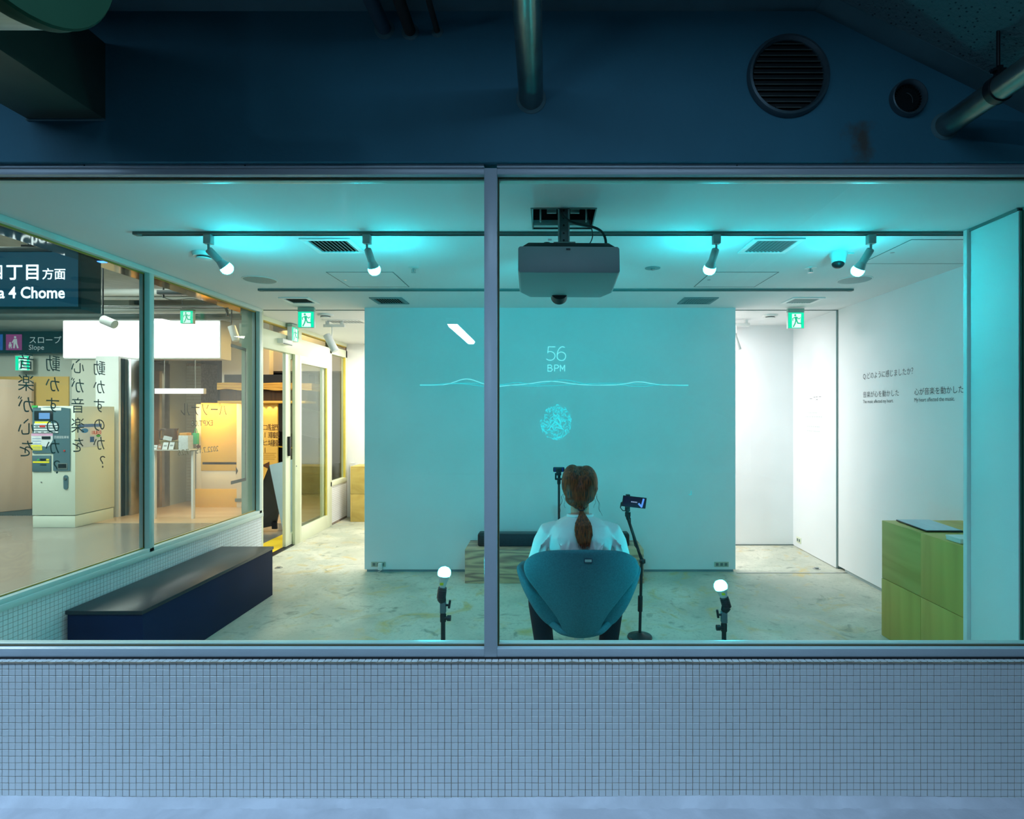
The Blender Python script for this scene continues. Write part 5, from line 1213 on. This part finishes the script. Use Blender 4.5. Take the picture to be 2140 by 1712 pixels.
MB().fpoly(FK, [(kP(495, 0)[0], .50), (kP(499, 0)[0], .56), (kP(495, 0)[0], .62)], 0, .003).build('small_arrow', M['ink'], t)
MB().fpoly(Fr((0, 8.39, 0)), [kP(411, 933), kP(417, 927), kP(417, 931), kP(420, 931), kP(420, 936), kP(417, 936), kP(417, 940)], 0, .004).build('left_arrow', mat('dark_brown_print', (.08, .02, .005), .6, noise=(9, .1)), t)
t = thing('green_bag', (kP(413, 0)[0], 8.36, .98), 'green cloth bag hanging from a hook on the kiosk front', 'bag')
gb = mat('green_cloth', (.03, .35, .18), .8, noise=(30, .2)); a = kP(408, 928); b_ = kP(418, 905)
MB().box(a[0], b_[0], 8.33, 8.385, a[1], b_[1]).build('bag_body', gb, t, bevel=.006); MB().tube([(a[0]+.01, 8.36, b_[1]), (a[0]+.03, 8.36, b_[1]+.07), (b_[0]-.03, 8.36, b_[1]+.07), (b_[0]-.01, 8.36, b_[1])], .005, 8).build('handle', gb, t, smooth=True)
S('wall_passage_white', MB().box(kP(446, 0)[0], -4.35, 8.62, 8.75, 1.58, 2.9), mat('white_fascia', (.82, .83, .82), .6, noise=(3, .05)))
# part seen through the open glass door
k88 = 8.0/1150
def oP(px, py): return ((px-1143)*k88, 1.45-(py-862)*k88)
t = thing('coffee_sign', (-4.0, 8.05, 0), 'tall orange lit sign board for the car park coffee stand, seen through the open door', 'sign')
MB().box(oP(535, 0)[0], oP(580, 0)[0], 8.0, 8.03, .0, oP(0, 843)[1]).build('board', og, t, bevel=.002)
FO = Fr((0, 7.999, 0)); bi = mat('brown_print', (.10, .03, .005), .6, noise=(9, .1))
def vcol(s, px, py, size, pitch, F=FO, P=oP, m=bi, par=t, nm='lettering_column', off=0):
    mb = MB()
    for i, ch_ in enumerate(s):
        x, z = P(px, py+i*pitch)
        if ch_ == 'ー': mb.fbox(F, x-size*.03, x+size*.03, z-size*.38, z+size*.38, 0, .002)
        else: text(ch_, F, size, m, None, None, x, z-size*.38, align='CENTER', mb=mb, depth=.0015, off=off)
    return mb.build(nm, m, par)
vcol('コーヒー', 554, 893, .10, 16, off=-.006); vcol('駐車場', 567, 893, .105, 16.5); vcol('西銀座', 578, 893, .10, 16.5)
fl = MB()
for k in range(4): fl.fbox(FO, oP(549, 0)[0], oP(577-3*(k % 2), 0)[0], oP(0, 948+k*4)[1], oP(0, 947+k*4)[1], 0, .0012)
fl.build('fine_print', mat('amber_print', (.55, .27, .03), .6, noise=(9, .1)), t)
MB().fpoly(FO, [oP(547, 973), oP(563, 965), oP(563, 981)], 0, .003).build('arrow', bi, t)
og2 = wood('amber_wood', (.80, .45, .08), (.55, .25, .03), 3, .5, (.4, 1, 5), 6)
t = thing('kiosk_canopy', (-4.0, 8.2, 1.6), 'layered timber canopy with a dark band above the lit orange board', 'canopy')
MB().box(-4.75, oP(599, 0)[0]+.3, 7.93, 8.3, oP(0, 843)[1], oP(0, 838)[1]).build('light_shelf', og, t, bevel=.003)
MB().box(-4.75, oP(599, 0)[0]+.3, 8.0, 8.3, oP(0, 838)[1], oP(0, 815)[1]).build('dark_band', mat('brown_curtain', (.10, .045, .012), .7, noise=(14, .6), scale3=(6, 1, .1)), t)
wv = MB(); A = []; B = []
for i in range(40):
    x = -4.75+i*.035; A.append((x, 7.92, oP(0, 815)[1]+.012*math.sin(i*.45))); B.append((x, 7.92, oP(0, 801)[1]+.006*math.sin(i*.3)))
wv.loft([[(p[0], 7.92, p[2]) for p in A]+[(p[0], 8.3, p[2]) for p in reversed(A)], [(p[0], 7.92, p[2]) for p in B]+[(p[0], 8.3, p[2]) for p in reversed(B)]]).build('wavy_board', og2, t, smooth=False)
MB().box(-4.75, -3.5, 8.1, 8.3, oP(0, 801)[1], oP(0, 782)[1]).build('black_band', M['black'], t)  # plain black block above the wavy board
for px in (549, 563.5, 578):
    x = oP(px, 0)[0]; spot('board_spot', (x, 7.955, oP(0, 843)[1]-.004), (x, 8.012, 1.2), 2.2, (1, .72, .35), math.radians(80), .6, .01)
for px in (415, 430, 500, 518):
    x = kP(px, 0)[0]; spot('kiosk_spot', (x, 8.28, 1.72), (x, 8.45, 1.0), 5, (1, .72, .38), math.radians(70), .7, .02)
area('kiosk_floor_lamp', (-5.0, 8.2, 1.6), (0, 0, 0), .6, .3, 16, WARM)
area('kiosk_floor_lamp', (-3.6, 7.3, 2.6), (0, 0, 0), .5, .8, 16, (1, .68, .3))
# pale beam and dim layers over the canopy
S('beam_passage', MB().box(-4.7, -3.2, 8.75, 9.2, oP(0, 782)[1]+.1, 2.9), mat('lilac_fascia', (.45, .48, .6), .6, noise=(3, .1)))
t = thing('inclined_panel', (-4.1, 10, 1.0), 'grey inclined panel in the dark area beyond the door', 'panel')
MB().hexa([(-5.6, 10.3, 1.2), (-4.2, 10.3, .95), (-4.2, 10.4, .95), (-5.6, 10.4, 1.2), (-5.6, 10.3, 1.75), (-4.2, 10.3, 1.45), (-4.2, 10.4, 1.45), (-5.6, 10.4, 1.75)]).build('plate', mat('grey_panel', (.25, .25, .26), .5, noise=(3, .2)), t)
MB().box(-5.0, -4.92, 10.32, 10.4, 0, 1.2).build('post', M['blackm'], t)
MB().tube([(-5.3, 10.1, .86), (-4.5, 10.1, .78)], .012, 8).build('yellow_rail', lamp('yellow_line', (.6, .35, .02), .8), t)
# A-frame board outside the door
t = thing('a_frame_board', (-3.35, 6.7, 0), 'folding A-frame board with dark and pale blue-grey leaves outside the glass door', 'sign')
def dP(px, py, d): return U(px, py, d)
a, b_, c_, e_ = dP(563, 972, 6.45), dP(612, 960, 6.6), dP(618, 1170, 6.3), dP(603, 1168, 6.2)
def slab(P, th): 
    n = (P[1]-P[0]).cross(P[3]-P[0]).normalized()*th
    return [p for p in P]+[p+n for p in P]
MB().hexa(slab([a, b_, c_, e_], .012)).build('pale_leaf', mat('pale_blue_board', (.32, .42, .47), .6, noise=(4, .06)), t, bevel=.001)
a2, b2, c2, d2_, e2, f2_ = dP(563, 972, 6.46), dP(585, 1058, 6.62), dP(577, 1098, 6.75), dP(520, 1110, 6.7), dP(530, 1060, 6.6), dP(548, 1010, 6.5)
n_ = Vector((.2, 1, 0)).normalized()*.012
vs = [a2, b2, c2, d2_, e2, f2_]; MB().add(vs+[v+n_ for v in vs], [(5, 4, 3, 2, 1, 0), (6, 7, 8, 9, 10, 11)]+[(i, (i+1) % 6, 6+(i+1) % 6, 6+i) for i in range(6)]).build('dark_leaf', mat('dark_board', (.055, .06, .06), .5, noise=(4, .2)), t)
MB().hexa([dP(567, 1092, 6.7), dP(577, 1092, 6.7), dP(578, 1106, 6.7), dP(568, 1106, 6.7)]+[p+Vector((0, .03, 0)) for p in (dP(567, 1092, 6.7), dP(577, 1092, 6.7), dP(578, 1106, 6.7), dP(568, 1106, 6.7))]).build('foot', M['blackm'], t)
t = thing('door_mat', (-3.0, 6.0, 0), 'yellow floor strip running outside the glass door', 'mat')
MB().box(-3.14, -2.83, 5.2, 6.9, -.0018, .0).build('strip', mat('yellow_strip', (.9, .62, .03), .5, noise=(3, .05)), t)
# floor patch near kiosk, the warm lit area is put into its colour
S('floor_kiosk', MB().box(-6.2, -3.2, 7.2, 9.5, -.004, .002), wood('painted_warm_light', (.62, .48, .34), (.52, .38, .25), 1.2, .3, (.2, 2, 1), 4))
# ---- lettering on the left panes (reads correctly from the passage side)
FG = Fr((-2.670, 0, 0), (0, -1, 0), (0, 0, 1))
gcol = 'vertical black lettering columns on the left window'
def gcolm(s, px, ztop, size, pitch, label):
    y = 2.67*1150/(1143-px)
    t = thing('window_lettering', (-2.67, y, ztop-pitch*len(s)), label, 'lettering', gcol); mb = MB()
    for i, ch_ in enumerate(s):
        text(ch_, FG, size, None, None, None, -y, ztop-pitch*i-size*.88, align='CENTER', mb=mb, depth=.001)
    return mb.build('characters', M['ink'], t)
gcolm('音楽が心を', 55, 1.762, .094, .1125, 'mirrored black lettering on the left glass, column furthest left')
gcolm('動かすのか？', 111, 1.762, .094, .1125, 'mirrored black lettering on the left glass, second column, ending below the machine panel')
gcolm('心が音楽を', 163, 1.762, .094, .1125, 'mirrored black lettering on the left glass, third column from the left')
gcolm('動かすのか？', 208, 1.762, .094, .1125, 'mirrored black lettering on the left glass, column nearest the mullion')
def gz(py, px): return 1.45-(py-862)*(2.67*1150/(1143-px))/1150
def gy(px): return -2.67*1150/(1143-px)
t = thing('window_poster_lettering', (-2.67, 4.4, 1.0), 'thin mirrored exhibition lettering and bracket line on the second left pane', 'lettering')
text('パーソナル', FG, .118, M['ink'], 'title_characters', t, gy(475), gz(869, 430)+.005, sx=1.0, off=-.004)
text('EXPT.08', FG, .062, mat('brown_film_print', (.16, .09, .02), .5, noise=(20, .1)), 'subtitle_characters', t, gy(446), gz(890, 430), sx=1.25)
text('2022.7.15－7.26', FG, .062, mat('brown_film_print', (.2, .13, .05), .5, noise=(20, .1)), 'date_characters', t, gy(457), gz(946, 430), sx=1.2)
ia = lambda px, py: (gy(px), 1.45-(py-862)*(2.67/(1143-px)))
MB().fstroke(FG, [ia(484, 722), ia(513, 731)], .028, 0, .001).build('bracket_line', mat('grey_film', (.12, .12, .11), .5, noise=(9, .1)), t)
MB().fstroke(FG, [ia(484, 1009), ia(513, 1002)], .028, 0, .001).build('bracket_line', M['ink'], t)
MB().fstroke(FG, [ia(513, 731), ia(513, 1002)], .010, 0, .001).build('bracket_line', M['ink'], t)
# ---- pipes, conduits and lamps under the passage ceiling
def hp(px0, px1, py, d, r, m, label, grp=None):
    a = U(px0, py, d); b = U(px1, py, d)
    t = thing('ceiling_pipe', a, label, 'pipe', grp)
    MB().cyl(a, b, r, n=16).build('tube', m, t, smooth=True)
    n = max(2, int((b-a).length/1.2)); 
    for k in range(n):
        p = a.lerp(b, (k+.5)/n)
        MB().cyl(p, (p.x, p.y, 3.15), .006, n=8).build('hanger', M['blackm'], t)
    return t
wp = mat('white_pipe', (.8, .82, .8), .4, noise=(5, .05))
hp(-150, 700, 611, 6.6, .042, wp, 'thick white pipe hanging highest under the passage ceiling')
hp(-150, 700, 624, 6.9, .018, wp, 'thin white conduit just below the thick white pipe')
hp(-150, 700, 640, 7.2, .016, M['steel'], 'thin steel conduit below the white pipes')
hp(-150, 700, 650, 7.4, .034, wp, 'white pipe hanging low in front of the light box')
hp(-150, 700, 662, 7.7, .05, M['rail'], 'grey pipe just above the light box')
MB().tube([(-2.96, 3.2, 2.55), (-2.96, 4.3, 2.55)] if False else [(-2.945, 3.6, 2.50), (-2.945, 4.3, 2.50)]+[(-2.95, 4.8, 2.50), (-3.0, 5.1, 2.47), (-3.02, 5.2, 2.40), (-3.02, 5.2, 2.36)] if True else [(-3.05, 4.3, 2.62), (-3.05, 5.2, 2.62), (-3.08, 5.5, 2.60), (-3.1, 5.6, 2.5), (-3.1, 5.62, 2.45)], .012, 8).build('bent_conduit', M['blackm'], None, smooth=True, label='black conduit bending down beside the left window head', cat='pipe')
t = thing('lighting_rig', U(350, 610, 5.4), 'dark steel bar with cables hanging above the second left pane', 'lamp')
a, b_ = U(333, 612, 5.4), U(440, 609, 5.4)
MB().box(a.x, b_.x, 5.36, 5.44, a.z-.02, a.z+.02).build('bar', mat('blue_black_bar', (.02, .04, .05), .4, noise=(9, .1)), t, bevel=.002)
for x in (a.x+.04, b_.x-.06): MB().cyl((x, 5.4, a.z-.05), (x, 5.4, 3.15), .008).build('rod', M['blackm'], t)
MB().tube(bez((a.x+.04, 5.4, a.z-.04), (a.x+.15, 5.4, a.z-.12), (a.x+.3, 5.4, a.z+.0), (b_.x-.06, 5.4, a.z-.10)), .004, 6).build('cable', M['blackm'], t, smooth=True)
def psp(px, py, d, dx, dz, label):
    p = U(px, py, d); t = thing('passage_spotlight', p, label, 'spotlight', 'passage spotlights')
    q_ = p+Vector((dx, 0, dz)); MB().cyl(p, q_, .045, n=20).build('barrel', wp, t, smooth=True, bevel=.003)
    MB().cyl(p+Vector((0, 0, .02)), (p.x, d, 3.15), .008).build('stem', M['blackm'], t, smooth=True)
psp(215, 668, 5.5, .12, -.05, 'small white spotlight hanging under the dark direction sign')
psp(484, 682, 6.8, .06, -.18, 'pale cylindrical spotlight hanging in front of the white fascia')
t = thing('blue_indicator', (-2.78, 3.44, 2.39), 'tiny glowing blue light under the bronze soffit', 'light')
MB().box(-2.81, -2.75, 3.42, 3.46, 2.392, 2.40).build('housing', M['steel'], t, bevel=.001)
MB().box(-2.80, -2.76, 3.425, 3.455, 2.388, 2.392).build('light_strip', lamp('blue_led', (.05, .2, 1), 5), t)
